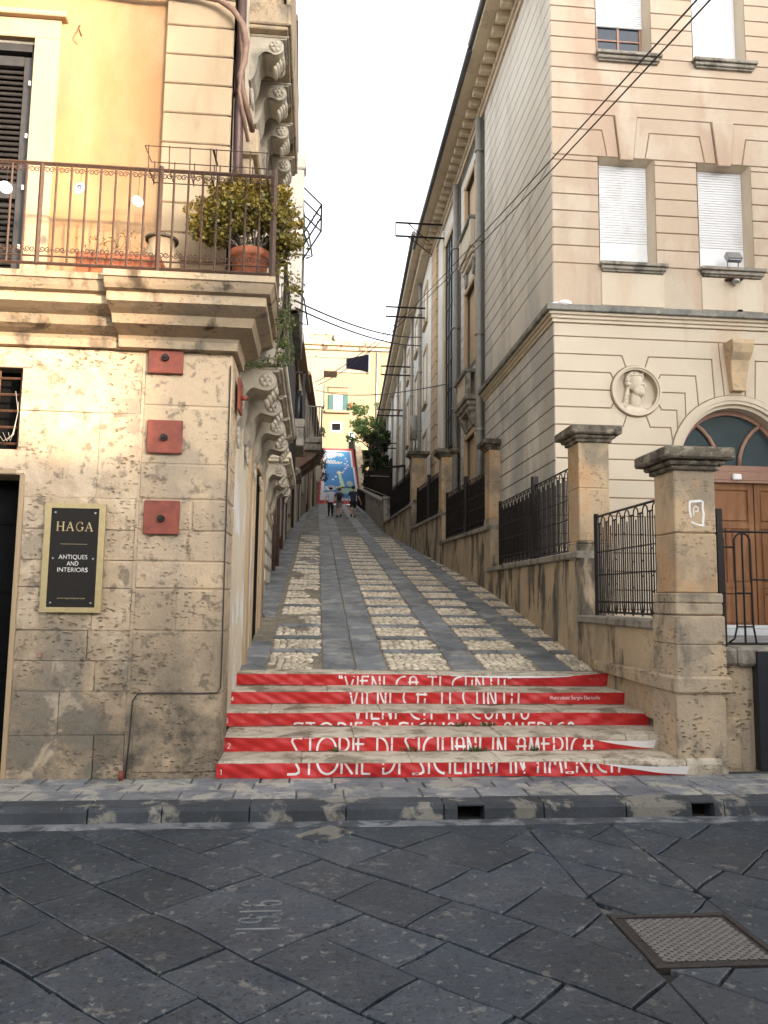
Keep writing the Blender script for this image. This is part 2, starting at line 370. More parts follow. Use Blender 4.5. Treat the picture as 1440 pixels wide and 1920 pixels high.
M['steel']=plain('steel',(.34,.335,.33),.4,.7,.15,30,.1)
M['manhole']=plain('manhole',(.19,.185,.18),.5,.55,.2,25,.15)
M['manhole_rust']=plain('manhole_rust',(.05,.042,.04),.6,.4,.3,25,.3)
M['leaf_bush']=leafmat('leaf_bush',(.07,.075,.014,1),(.42,.29,.05,1))
M['leaf_vine']=leafmat('leaf_vine',(.03,.06,.012,1),(.14,.17,.03,1))
M['leaf_tree']=leafmat('leaf_tree',(.09,.16,.045,1),(.26,.36,.11,1))
M['leaf_dark']=leafmat('leaf_dark',(.012,.025,.008,1),(.06,.085,.03,1))
M['leaf_weed']=leafmat('leaf_weed',(.05,.09,.015,1),(.14,.2,.04,1))
M['dry']=leafmat('dry',(.18,.10,.04,1),(.30,.20,.09,1))
M['bark']=plain('bark',(.12,.095,.07),.9,0,.3,18,.6)
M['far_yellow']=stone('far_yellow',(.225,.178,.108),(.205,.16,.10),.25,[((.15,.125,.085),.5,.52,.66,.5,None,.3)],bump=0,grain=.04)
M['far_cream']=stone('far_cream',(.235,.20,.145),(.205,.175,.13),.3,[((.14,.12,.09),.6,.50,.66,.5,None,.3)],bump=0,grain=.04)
M['far_white']=stone('far_white',(.80,.78,.72),(.72,.70,.64),.4,[((.45,.42,.37),.7,.52,.66,.55,None,.12)],bump=0,grain=.04)
M['awning']=plain('awning',(.004,.004,.007),.95,0,.1,5,0,0)
M['green_shutter']=plain('green_shutter',(.015,.06,.055),.6,0,.15,5,0)
M['pale_eave']=stone('pale_eave',(.66,.57,.43),(.60,.51,.38),1.5,[((.35,.28,.2),2.5,.55,.68,.5,None,1)],bump=.15,grain=.06)
M['roof_tile']=plain('roof_tile',(.20,.13,.09),.8,0,.25,6,.3)
M['roof_dark']=plain('roof_dark',(.085,.085,.09),.6,.2,.2,4,.1)
M['panel_black']=plain('panel_black',(.016,.018,.024),.4,0,.15,4,.05)
M['mirror']=plain('mirror',(.75,.8,.85),.12,.9,.05,8,0)
M['marble']=plain('marble',(.55,.56,.57),.4,0,.08,6,0)
M['grey_door']=plain('grey_door',(.20,.22,.235),.5,0,.1,4,.05)
M['skin']=plain('skin',(.46,.27,.19),.6,0,.05,20,0)
M['shirt_white']=plain('shirt_white',(.55,.56,.62),.8,0,.05,10,0)
M['cloth_black']=plain('cloth_black',(.012,.012,.016),.8,0,.15,10,0)
M['cloth_navy']=plain('cloth_navy',(.018,.024,.045),.8,0,.15,10,0)
M['cloth_grey']=plain('cloth_grey',(.075,.08,.095),.85,0,.12,10,0)
M['cloth_lightgrey']=plain('cloth_lightgrey',(.16,.155,.16),.85,0,.12,10,0)
M['straw']=plain('straw',(.62,.52,.32),.85,0,.08,40,.1)
M['hair']=plain('hair',(.014,.010,.008),.6,0,.1,30,0)
M['plastic_orange']=plain('plastic_orange',(.5,.06,.04),.5,0,.1,10,0)
M['lava'].node_tree.nodes['Principled BSDF'].inputs['Specular IOR Level'].default_value=.35
M['lava'].node_tree.nodes['Principled BSDF'].inputs['Roughness'].default_value=.5
def attr_mat(name,rough=.6):
    m,n,b=newmat(name); at=n.nodes.new('ShaderNodeAttribute'); at.attribute_name='paint'
    n.links.new(at.outputs['Color'],b.inputs['Base Color']); b.inputs['Roughness'].default_value=rough; return m
# ================================================================== GROUND
def rz(t): return .845+.16*(t-9.7) if t>9.7 else .845          # height of the ramp at depth t
g=MB(); g.poly([(-150,-150,-.03),(150,-150,-.03),(150,6.25,-.03),(-150,6.25,-.03)]); struct(g,'ground_base',M['road_joint'])
MANH=(1.70,2.32,3.80,4.35)
def slab(mb,p,fr,h,c,gap,m=0,tv=.16,base=-.03):
    # shrink by gap then wobble
    cx=sum(q[0] for q in p)/len(p); cy=sum(q[1] for q in p)/len(p)
    out=[]
    for i,q in enumerate(p):
        a=p[i-1]; b=p[(i+1)%len(p)]
        d=Vector((cx-q[0],cy-q[1]));
        k=gap/max(d.length,.05)*1.3
        out.append((q[0]+d.x*k+rnd(-1,1)*gap*.5,q[1]+d.y*k+rnd(-1,1)*gap*.5))
    # subdivide long edges with slight wobble
    o2=[]
    for i,q in enumerate(out):
        b=out[(i+1)%len(out)]; l=math.hypot(b[0]-q[0],b[1]-q[1]); k=max(1,int(l/.22)); o2.append(q)
        for j in range(1,k): o2.append((q[0]+(b[0]-q[0])*j/k+rnd(-1,1)*gap*.45,q[1]+(b[1]-q[1])*j/k+rnd(-1,1)*gap*.45))
    mb.prism(o2,fr,base,h,c,m,rnd(-tv,tv))
rd=MB(); rj=random.Random(3)
def uv2(u,v): return (u*.7071+v*.7071, -u*.7071+v*.7071)
special=[uv2(-3.84,2.63),uv2(-2.98,2.63),uv2(-2.98,3.41),uv2(-3.84,3.41)]
v=2.63-.78*9
rows=[]
while v<11: 
    if abs(v-2.63)<.01: rows.append((v,v+.40,-3.84,-2.98)); rows.append((v+.40,v+.78,-3.84,-2.98)); v+=.78
    else:
        k=rnd(.44,.58); rem=.78*round((v+.78-2.63)/.78)+2.63-v if v<2.63 else None
        if v<2.63 and 2.63-v<1.05:
            k=(2.63-v)/2 if 2.63-v>.62 else 2.63-v
        rows.append((v,v+k,None,None)); v+=k
pieces=[]
for a,b,u0_,u1_ in rows:
    u=-11+rnd(0,.5)
    if u0_ is not None:
        # joint must fall at the big slab's ends
        cuts=[u0_]; 
        while cuts[0]>-11: cuts.insert(0,cuts[0]-rnd(.5,.85))
        seg=[(cuts[i],cuts[i+1]) for i in range(len(cuts)-1)]; uu=u1_
        while uu<6: k=rnd(.5,.85); seg.append((uu,uu+k)); uu+=k
    else:
        seg=[]
        while u<6: k=rnd(.42,.74); seg.append((u,u+k)); u+=k
    for s0,s1 in seg: pieces.append([uv2(s0,a),uv2(s1,a),uv2(s1,b),uv2(s0,b)])
SPI=len(pieces); pieces.append(special)
def jit(p):
    x,y=p; return (x+.014*math.sin(2.9*y+1.3*x+.5)+.009*math.sin(7.1*y-4*x), y+.014*math.sin(3.3*x-1.1*y+2)+.009*math.sin(6.3*x+5*y))
def dens(p):
    o=[]
    for i in range(len(p)):
        a=p[i]; b=p[(i+1)%len(p)]
        for k in range(3): o.append((a[0]+(b[0]-a[0])*k/3,a[1]+(b[1]-a[1])*k/3))
    return o
pieces=[[jit(q) for q in dens(p)] for p in pieces]
cover=(1.668,2.352,3.768,4.382)
for ip,p in enumerate(pieces):
    p=cliprect(p,-7.5,8.5,.6,6.13)
    if len(p)<3: continue
    for q in subrect(p,*cover):
        if area(q)<.012: continue
        slab(rd,q,GROUND,rnd(-.004,.004) if ip!=SPI else .001,.005,.008,tv=.22)
struct(rd,'road',M['lava'])
far_rd=MB(); far_rd.box(-60,-7.5,.6,6.13,-.06,-.004); far_rd.box(8.5,60,.6,6.13,-.06,-.004); far_rd.box(-60,60,-6,.6,-.06,-.004); struct(far_rd,'road_surface',M['lava'])
gt=MB()
pts=[(-12,6.255)]; x=-12; low=[]
while x<14: low.append((x,6.12+rnd(-.035,.02))); x+=rnd(.12,.3)
gt.prism([(14,6.26),(-12,6.26)]+low,GROUND,-.03,.007,.004); struct(gt,'gutter_strip',M['gutter'])
# big slab date, carved : 1916, read from the right
def strokes(mb,lines,fr,wd,h0,h1,m=0):
    for ln in lines:
        for i in range(len(ln)-1):
            a,b=Vector((*ln[i],0)),Vector((*ln[i+1],0)); d=b-a
            if d.length<1e-6: continue
            d.normalize(); q=Vector((-d.y,d.x,0))*wd/2; a=a-d*wd*.25; b=b+d*wd*.25
            mb.prism([(a.x+q.x,a.y+q.y),(b.x+q.x,b.y+q.y),(b.x-q.x,b.y-q.y),(a.x-q.x,a.y-q.y)],fr,h0,h1,0,m)
dg={'1':[[(.5,0),(.5,1)]],'9':[arc(.5,.72,.38,0,360,14,.27),[(.88,.72),(.88,.3)]+arc(.5,.25,.38,0,-150,8,.24)],'6':[arc(.5,.27,.38,0,360,14,.26),[(.12,.27),(.12,.72)]+arc(.5,.75,.38,180,30,8,.24)]}
cv=MB()
for i,ch in enumerate('1916'):
    ls=[[(px*.085,py*.225) for px,py in l] for l in dg[ch]]
    # text runs away from the viewer (+Y), letter tops to the left (-X)
    fr=(Vector((-.15,4.27+i*.115,0)),Y,-X,Z); strokes(cv,ls,fr,.012,.0005,.0062)
o=cv.build('carved_number',stone('carved_edge',(.26,.27,.28),(.17,.18,.19),5,bump=.3)); o['kind']='structure'
# manhole cover
mh=thing('manhole_cover','rusty square metal manhole cover with a diamond lattice, flush in the dark road slabs','manhole cover',(2.0,4.07,0))
m1=MB(); x0,x1,y0,y1=MANH
for a in((x0-.03,x1+.03,y0-.03,y0),(x0-.03,x1+.03,y1,y1+.03),(x0-.03,x0,y0,y1),(x1,x1+.03,y0,y1)): m1.box(*a,-.03,.006,c=.004)
m1.build('frame',M['manhole_rust'],mh)
m2=MB(); m2.box(x0+.006,x1-.006,y0+.006,y1-.006,-.03,-.002); m2.build('plate',M['manhole_rust'],mh)
m3=MB(); ir=(x0+.035,x1-.035,y0+.03,y1-.03)
k=-2
while k<3:
    for sgn in(1,-1):
        cxx=(x0+x1)/2; cyy=(y0+y1)/2; d=Vector((1,sgn*.75,0)).normalized(); q=Vector((-d.y,d.x,0))
        a=Vector((cxx,cyy,0))+q*k; wv=q*.0075
        p=[(a+d*1.5+wv)[:2],(a-d*1.5+wv)[:2],(a-d*1.5-wv)[:2],(a+d*1.5-wv)[:2]]
        p=cliprect(p,*ir)
        if p: m3.prism(p,GROUND,-.002,.004+.0006*(sgn>0),.002)
    k+=.032
for a in((x0+.03,x0+.06,cyy-.03,cyy+.03),(x1-.06,x1-.03,cyy-.03,cyy+.03)): m3.box(*a,-.001,.006,c=.003)
m3.build('lattice',M['manhole'],mh)
# small drain cover beside the kerb (turned 45 degrees)
dc=thing('drain_cover','grey ribbed diamond-set drain cover in the road just below the kerb','drain cover',(.11,6.02,0))
fr=(Vector((.11,5.93,0)),Vector((.7071,.7071,0)),Vector((-.7071,.7071,0)),Z)
d1=MB(); d1.prism([(-.18,-.13),(.18,-.13),(.18,.13),(-.18,.13)],fr,-.02,.010,.003); d1.build('plate',M['kerb_stone'],dc)
d1=MB()
for i in range(17):
    u=-.16+i*.02
    d1.prism([(u-.005,-.115),(u+.005,-.115),(u+.005,.115),(u-.005,.115)],fr,.009,.014,.001)
d1.build('rib_pattern',M['kerb_stone'],dc)
# kerb stones with two gully mouths
kb=MB(); holes=[(1.17,1.38),(3.11,3.29)]; x=-9
edges=[]
while x<11:
    k=rnd(.5,.85); edges.append((x,min(x+k,11))); x+=k
segs=[]
for a,b in edges:
    cur=[(a,b)]
    for h0,h1 in holes:
        nx=[]
        for p,q in cur:
            if q<=h0 or p>=h1: nx.append((p,q))
            else:
                if p<h0: nx.append((p,h0))
                if q>h1: nx.append((h1,q))
        cur=nx
    segs+=cur
prof=[(6.25,-.02),(6.26,.085),(6.275,.112),(6.30,.122),(6.47,.127),(6.47,-.02)]
def extr(mb,prof,x0,x1,m=0,tone=0,ax=0):
    """profile [(y,z)] swept along x (ax 0) or [(x,z)] along y (ax 1)"""
    b=len(mb.v); n=len(prof)
    for q in(x0,x1):
        for p in prof: mb.v.append((q,p[0],p[1]) if ax==0 else (p[0],q,p[1]))
    for i in range(n):
        j=(i+1)%n; f=(b+i,b+j,b+n+j,b+n+i); mb.face(f if ax==0 else f[::-1],m,tone)
    a=list(range(b,b+n)); c=list(range(b+n,b+2*n)); 
    mb.face(a[::-1] if ax==0 else a,m,tone); mb.face(c if ax==0 else c[::-1],m,tone)
for a,b in segs:
    if b-a<.03: continue
    o_=rnd(-.006,.006); tn=rnd(-.2,.2)
    extr(kb,[(y+o_,z+rnd(-.003,.003)) for y,z in prof],a+.006,b-.006,0,tn)
extr(kb,[(6.29,-.03),(6.29,.118),(6.47,.118),(6.47,-.03)],-9,1.165); extr(kb,[(6.29,-.03),(6.29,.118),(6.47,.118),(6.47,-.03)],1.385,3.105); extr(kb,[(6.29,-.03),(6.29,.118),(6.47,.118),(6.47,-.03)],3.295,11)
for h0,h1 in holes: kb.box(h0-.01,h1+.01,6.275,6.47,.098,.124,c=.008)
struct(kb,'kerb',M['kerb_stone'])
hb=MB()
for h0,h1 in holes: hb.box(h0-.02,h1+.02,6.44,6.46,-.03,.1)
o=hb.build('kerb_gully',M['dark']); o['kind']='structure'
pv=MB(); pv.box(-14,16,6.465,7.3,-.03,.108); struct(pv,'pavement_bed',M['gutter'])
pv=MB(); y=6.48
for r,(a,b) in enumerate(((6.48,6.80),(6.80,7.02),(7.02,7.22))):
    x=-9+rnd(0,.4)
    while x<11:
        k=rnd(.25,.75); slab(pv,[(x,a),(x+k,a),(x+k,b),(x,b)],GROUND,.122+rnd(-.002,.003),.006,.007,base=.1); x+=k
struct(pv,'pavement',M['pave_stone'])
# steps
RIS=[7.2,7.66,8.25,8.82,9.36]; H=.145
st=MB()
for i,t in enumerate(RIS):
    z1=.12+H*(i+1); t1=RIS[i+1] if i<4 else 9.75
    x=-1.3 if i>1 else -.845
    while x<3.95:
        k=rnd(.55,1.25); xe=min(x+k,3.95); dy=rnd(-.008,.008)
        zf=z1+rnd(-.006,.004); n_=6; top=[]
        # worn front edge
        prof=[(t+.01+dy,z1-.16),(t+dy,z1-.045),(t+.006+dy,z1-.012),(t+.03+dy,zf),(t1+.05,zf),(t1+.05,z1-.16)]
        extr(st,prof,x+.004,xe-.004,0,rnd(-.10,.08)); x=xe
    st.box(-1.3 if i>1 else -.845,3.95,t+.05,t1+.1,z1-.3,z1-.01)
struct(st,'steps',M['step_stone'])
# ramp : bed, dark slab strips, cross bars and pebble panels
rs=(0.16/math.hypot(1,.16),1/math.hypot(1,.16))
RAMP=(Vector((0,9.7,.845)),X,Vector((0,1,.16)),Vector((0,-rs[0],rs[1])))
rb=MB(); rb.poly([(-2.6,9.6,.82),(5.0,9.6,.82),(5.0,62.2,rz(62.2)-.022),(-2.6,62.2,rz(62.2)-.022)]); struct(rb,'ramp_bed',M['cobble_bed'])
dk=MB()
def strip(s0,s1,t0,t1,lmin,lmax,tv=.2):
    t=t0
    while t<t1:
        k=rnd(lmin,lmax)*(1 if t<30 else 1.6); e=min(t+k,t1)
        slab(dk,[(s0,t-9.7),(s1,t-9.7),(s1,e-9.7),(s0,e-9.7)],RAMP,rnd(.0,.006),.007,.006,0,tv,-.03); t=e
strip(.11,.515,9.74,62,.45,.95); strip(.525,.925,9.74,62,.45,.95)
strip(1.75,2.17,9.74,62,.28,.5); strip(2.91,3.30,9.74,62,.28,.5)
strip(-1.02,-.60,9.74,11.3,.5,.8); strip(-1.10,-.66,13.2,62,.35,.7)
panels=[(-.59,.10),(.935,1.74),(2.18,2.90),(3.31,3.95)]
bars=[10.62]; 
while bars[-1]<60: bars.append(bars[-1]+.88+rnd(-.05,.05))
for a,b in panels:
    for t in bars:
        if a<0 and t<25 and random.random()<.45: continue
        x=a
        n_=2 if b-a>.5 else 1; wd=(b-a)/n_
        for q in range(n_): slab(dk,[(a+q*wd,t-9.7),(a+(q+1)*wd,t-9.7),(a+(q+1)*wd,t-9.7+.19),(a+q*wd,t-9.7+.19)],RAMP,rnd(.012,.016),.005,.006,0,.2,-.03)
struct(dk,'ramp_paving',M['ramp_slab'])
pb=MB()
def pebble(s,t,rx,ry,h,tn):
    an=rnd(0,3.14); b=len(pb.v); n=7; o,U,V,Wn=RAMP
    for rr,hh in((1,-.01),(.86,h*.6),(.45,h)):
        for k in range(n):
            a=2*math.pi*k/n; x=rr*rx*math.cos(a)*(1+.12*math.sin(3*a+an)); y=rr*ry*math.sin(a)
            pb.v.append(tuple(o+U*(s+x)+V*(t-9.7+y)+Wn*hh))
    for i in range(2):
        for k in range(n):
            k2=(k+1)%n; pb.face((b+i*n+k,b+i*n+k2,b+(i+1)*n+k2,b+(i+1)*n+k),0,tn,True)
    pb.face(range(b+2*n,b+3*n),0,tn,True)
for a,b in panels+[(-1.5,-1.15)]:
    t=9.80
    while t<30:
        stp=.07 if t<20 else .1
        if not any(bt-.02<t<bt+.20 for bt in bars) or a<-1:
            s=a+.045+rnd(0,.03)
            while s<b-.03:
                rx=rnd(.036,.054); 
                if a<0 and math.sin(s*7+t*1.3)+math.sin(t*2.1)>1.0: s+=.1; continue
                pebble(s+rnd(-.008,.008),t+rnd(-.014,.014),rx,rnd(.028,.038),rnd(.006,.012),rnd(-.28,.18)); s+=rx*2+.004
        t+=stp
struct(pb,'ramp_pebbles',M['pebble'])
# courtyard floor behind the low front wall, forecourt
cy=MB(); cy.box(3.9,16,7.75,12.5,1.0,1.2); struct(cy,'courtyard',M['pave_stone'])
# ================================================================== STEP BANNERS
def A_(*a): return arc(*a)
GL={'S':(.58,[[(.56,.97),(.3,1),(.1,.97),(.06,.84),(.5,.2),(.52,.06),(.38,0),(0,0)]]),
'T':(.5,[[(0,1),(.5,1)],[(.27,1),(.27,0)]]),'O':(.98,[arc(.49,.5,.49,0,360,26,.5)]),
'R':(.56,[[(.04,0),(.04,1)],[(.04,1),(.2,1)]+arc(.2,.72,.32,90,-90,10,.28)+[(.04,.44)],[(.16,.44),(.54,0)]]),
'I':(.12,[[(.06,0),(.06,1)]]),'E':(.42,[[(.05,0),(.05,1)],[(.05,1),(.4,1)],[(-.08,.72),(.34,.72)],[(.05,0),(.42,0)]]),
'D':(.62,[[(.05,0),(.05,1)],[(.05,1),(.12,1)]+arc(.12,.5,.48,90,-90,14,.5)+[(.05,0)]]),
'C':(.62,[arc(.55,.5,.5,90,270,14,.5)]),'L':(.36,[[(.05,1),(.05,0),(.36,0)]]),
'A':(.46,[[(.05,0),(.05,.8)]+arc(.23,.8,.18,180,0,8,.2)+[(.41,.8),(.41,0)],[(-.05,.62),(.5,.62)]]),
'N':(.5,[[(.05,0),(.05,1),(.45,0),(.45,1)]]),'M':(.66,[[(.03,0),(.14,1),(.33,.3),(.52,1),(.63,0)]]),
'V':(.5,[[(0,1),(.25,0),(.5,1)]]),'U':(.44,[[(.04,1),(.04,.2)]+arc(.22,.2,.18,180,360,8,.2)+[(.40,.2),(.40,1)]]),
'"':(.22,[[(.04,1.04),(.07,.88)],[(.15,1.04),(.18,.88)]]),' ':(.3,[]),
'1':(.3,[[(.05,.8),(.18,1),(.18,0)]]),'2':(.5,[arc(.25,.74,.22,170,-30,8,.26)+[(.05,0),(.48,0)]]),'3':(.5,[arc(.22,.74,.22,150,-80,8,.26),arc(.22,.25,.24,80,-150,8,.25)]),'4':(.5,[[(.36,0),(.36,1),(.02,.3),(.5,.3)]]),'5':(.5,[[(.45,1),(.08,1),(.06,.58)]+arc(.22,.3,.24,110,-150,9,.3)]),
'H':(.6,[[(.06,0),(.06,1)],[(.54,0),(.54,1)],[(.06,.5),(.54,.5)]]),'G':(.66,[arc(.38,.5,.34,50,330,16,.5)+[(.66,.42),(.46,.42)]])}
def layout(text,x0,x1,gap=.14):
    wd=sum(GL[c][0] for c in text)+gap*(len(text)-1); k=(x1-x0)/wd; out=[]; x=x0
    for c in text:
        gw,ls=GL[c]
        for l in ls: out.append([(x+px*k,py) for px,py in l])
        x+=(gw+gap)*k
    return out
def clipz(poly,z0,z1):
    p=clip(poly,0,1,z1)
    return clip(p,0,-1,-z0) if len(p)>=3 else []
def lettering(mb,lines,surf,zb,h,wd,z0,z1,off=.0025):
    for ln in lines:
        pts=[(p[0],zb+p[1]*h) for p in ln]
        for i in range(len(pts)-1):
            a=Vector(pts[i]); b=Vector(pts[i+1]); L_=(b-a).length
            if L_<1e-5: continue
            d=(b-a)/L_; q=Vector((-d.y,d.x))*wd/2; a2=a-d*wd*.2; b2=b+d*wd*.2
            n=max(1,int(L_/.04))
            for j in range(n):
                p0=a2.lerp(b2,j/n); p1=a2.lerp(b2,(j+1)/n)
                pl=clipz([tuple(p0+q),tuple(p1+q),tuple(p1-q),tuple(p0-q)][::-1],z0(p0.x),z1(p0.x))
                if len(pl)>=3:
                    P3=[surf(x,z,off) for x,z in pl]; mb.poly(P3)
STO='STORIE DI SICILIANI IN AMERICA'; VIE='VIENI CA TI CUNTU'
def smooth(a,b,x): x=max(0,min(1,(x-a)/(b-a))); return x*x*(3-2*x)
SPEC=[ # riser t, left s, right s, label detail
 (0,-.845,3.50),(1,-.83,3.38),(2,-.92,3.62),(3,-.93,3.70),(4,-1.02,3.70)]
ORD=['bottom red banner strip, its right end peeling to show white, on the first step','red banner strip on the second step up, white peeled corner at its right end','red banner strip on the third step up, cut letters along both its edges','red banner strip on the fourth step up with a small illustration credit at its right','topmost red banner strip, quotation marks in its lettering, right end lifting upwards']
for i,s0,s1 in SPEC:
    t=RIS[i]; zb=.12+H*i+.006; zt=.12+H*(i+1)-.012; ph=i*2.1
    def surf(x,z,off=0,t=t,zb=zb,zt=zt,ph=ph,i=i):
        k=(z-zb)/(zt-zb)
        d=.007*math.sin(x*5.3+ph+z*20)+.005*math.sin(x*13.7+ph*2-z*35)+.0035*math.sin(x*31+z*60+ph)+.0022*math.sin(x*17-z*38+ph*3)
        d+=.006*k*math.sin(x*2.2+ph)
        peel=0
        if i<2: peel=.07*smooth(2.7,3.5,x)*k
        if i==4: peel=.05*smooth(2.9,3.7,x)*k
        return (x,t-.024-d-peel-off,z)
    def ztop(x,zt=zt,zb=zb,i=i):
        if i==0: return zt-(zt-zb)*.93*smooth(2.35,3.55,x)
        if i==1: return zt-(zt-zb)*.85*smooth(2.45,3.42,x)
        if i==4: return zt-.018*smooth(1.0,2.0,x)*(1-smooth(2.9,3.5,x))+.035*smooth(3.1,3.7,x)
        if i==2: return zt+.004*math.sin(x*3)
        return zt+.003*math.sin(x*4+1)
    def zbot(x,zb=zb,i=i): return zb+.004*math.sin(x*4.4+i)+(.02*smooth(3.0,3.6,x) if i in(1,) else 0)
    mb=MB(); n=180; rws=8
    for a in range(n):
        xa=s0+(s1-s0)*a/n; xb=s0+(s1-s0)*(a+1)/n
        if i==0 and xa<.185<=xb: xb-=.006
        for r in range(rws):
            q=[]
            for x,k in((xa,r/rws),(xb,r/rws),(xb,(r+1)/rws),(xa,(r+1)/rws)):
                z=zbot(x)+(ztop(x)-zbot(x))*k; q.append(surf(x,z))
            b=len(mb.v); mb.v+=q; mb.face((b,b+1,b+2,b+3),0,0,True)
    th=thing('step_banner',ORD[i],'banner',(1.3,t-.03,zb),'red lettered banners stuck on the step risers')
    mb.build('banner_sheet',M['red_vinyl'],th)
    lt=MB(); WD=.020
    z0f=lambda x: zbot(x)+.002; z1f=lambda x: ztop(x)-.002
    if i==0: lettering(lt,layout(STO,-.21,2.87),surf,zb+.032,.24,WD,z0f,z1f)
    if i==1: lettering(lt,layout(STO,-.20,2.78),surf,zt-.002-.235,.24,WD,z0f,z1f)
    if i==2:
        lettering(lt,layout(STO,-.20,2.80),surf,zb+.026-.24,.24,WD,z0f,lambda x:zb+.06)
        lettering(lt,layout(VIE,.42,2.30),surf,zt-.06,.24,WD,z0f,z1f)
    if i==3: lettering(lt,layout(VIE,.40,2.35),surf,zb-.045,.24,WD,z0f,z1f)
    if i==4: lettering(lt,layout('"'+VIE+'"',.30,2.40),surf,zt-.035-.17,.18,WD,z0f,z1f)
    lettering(lt,layout(str(i+1),s0+.03,s0+.055),surf,zb+.03,.045,.006,z0f,z1f)
    if lt.f: lt.build('lettering',M['white_vinyl'],th)
    if i<2:   # white back of the peeled end, folded over
        fl=MB(); n=14
        xa0=2.75 if i==0 else 2.85; xe=s1+.02
        for a in range(n):
            q=[]
            for j in(a,a+1):
                x=xa0+(xe-xa0)*j/n; k=j/n; p=Vector(surf(x,ztop(x)))
                q.append((p,Vector((p.x+.02*k,p.y-.02*k,p.z+.004+.078*k**.9))))
            b=len(fl.v); fl.v+=[tuple(q[0][0]+Vector((0,-.003,0))),tuple(q[1][0]+Vector((0,-.003,0))),tuple(q[1][1]),tuple(q[0][1])]; fl.face((b,b+1,b+2,b+3),0,0,True)
        fl.build('peeled_flap',M['white_vinyl'],th)
    if i==4:
        fl=MB(); n=16
        for a in range(n):
            q=[]
            for j in(a,a+1):
                x=1.65+1.5*j/n; hh=.016*math.sin(math.pi*j/n)+.001; p=Vector(surf(x,ztop(x),.003)); q.append((p,p+Vector((0,-.008,-hh)))) 
            b_0=len(fl.v); fl.v+=[tuple(q[0][1]),tuple(q[1][1]),tuple(q[1][0]+Vector((0,0,.004))),tuple(q[0][0]+Vector((0,0,.004)))]; fl.face((b_0,b_0+1,b_0+2,b_0+3),0,0,True)
        fl.build('curled_edge',M['white_vinyl'],th)
    if i==3 or i==4:
        cu=bpy.data.curves.new('credit','FONT'); cu.body='Illustration: Sergio Daricello' if i==3 else 'ATA'; cu.size=.058 if i==3 else .05
        to=bpy.data.objects.new('credit',cu); COL.objects.link(to); bpy.context.view_layer.update()
        me=bpy.data.meshes.new_from_object(to.evaluated_get(bpy.context.evaluated_depsgraph_get())); bpy.data.objects.remove(to)
        wd=max(v.co.x for v in me.vertices); k=(.60 if i==3 else .13)/wd; xx=2.70 if i==3 else 3.36; zz=zb+.052 if i==3 else zb+.07
        for v_ in me.vertices:
            p=surf(xx+v_.co.x*k,zz+v_.co.y*(1.0 if i==3 else .8),.003); v_.co=p
        me.materials.append(M['white_vinyl'] if i==3 else plain('faded_print',(.5,.2,.18),.5)); o=bpy.data.objects.new('small_print',me); COL.objects.link(o); adopt(o,th)
# weeds in the step joints
def leaves(mb,c,r,n,size,flat=1.0,tlo=0,thi=1,shell=False):
    for _ in range(n):
        while True:
            p=Vector((rnd(-1,1),rnd(-1,1),rnd(-1,1)))
            if p.length<=1 and (not shell or p.length>.55): break
        p=Vector((c[0]+p.x*r[0],c[1]+p.y*r[1],c[2]+p.z*r[2]))
        d=Vector((rnd(-1,1),rnd(-1,1),rnd(-.6,1))).normalized(); e=d.cross(Vector((rnd(-1,1),rnd(-1,1),rnd(-1,1)))).normalized()
        l=size*rnd(.6,1.3); wd=l*rnd(.35,.5)*flat; nn=d.cross(e)*l*.12; b=len(mb.v)
        mb.v+=[tuple(p),tuple(p+d*l*.5+e*wd+nn),tuple(p+d*l),tuple(p+d*l*.5-e*wd+nn)]
        tn=rnd(tlo,thi); mb.face((b,b+1,b+2),0,tn); mb.face((b,b+2,b+3),0,tn)
for k,(px,ri,sp,wh) in enumerate(((.95,1,.10,'left of centre'),(1.62,1,.16,'at the centre'),(2.18,1,.05,''),(.23,0,.05,''),(1.55,2,.10,''),(1.85,2,.09,''))):
    t=RIS[ri]; wmb=MB(); z=.12+H*(ri+1) if ri else .12+H
    if ri: tt=RIS[ri]-.03; z=.12+H*ri
    else: tt=RIS[1]-.03; z=.12+H
    leaves(wmb,(px,tt,z+.014),(sp,.03,.018),int(30+sp*350),.026)
    for j in range(8): a=(px+rnd(-sp,sp)*.6,tt,z); wmb.tube([a,(a[0]+rnd(-.02,.02),a[1]-.02,z+rnd(.03,.06))],.0015,3,0,.3)
    lab=['green weed tuft under the second banner, left of the middle','widest green weed tuft, under the second banner at the middle','small weed tuft under the second banner, right of the middle','weed sprig at the gap in the bottom banner','weed tuft on the third step under the third banner, left one','weed tuft on the third step under the third banner, right one'][k]
    o=wmb.build('weed',M['leaf_weed']); tag(o,lab,'weed','weeds growing in the step joints')
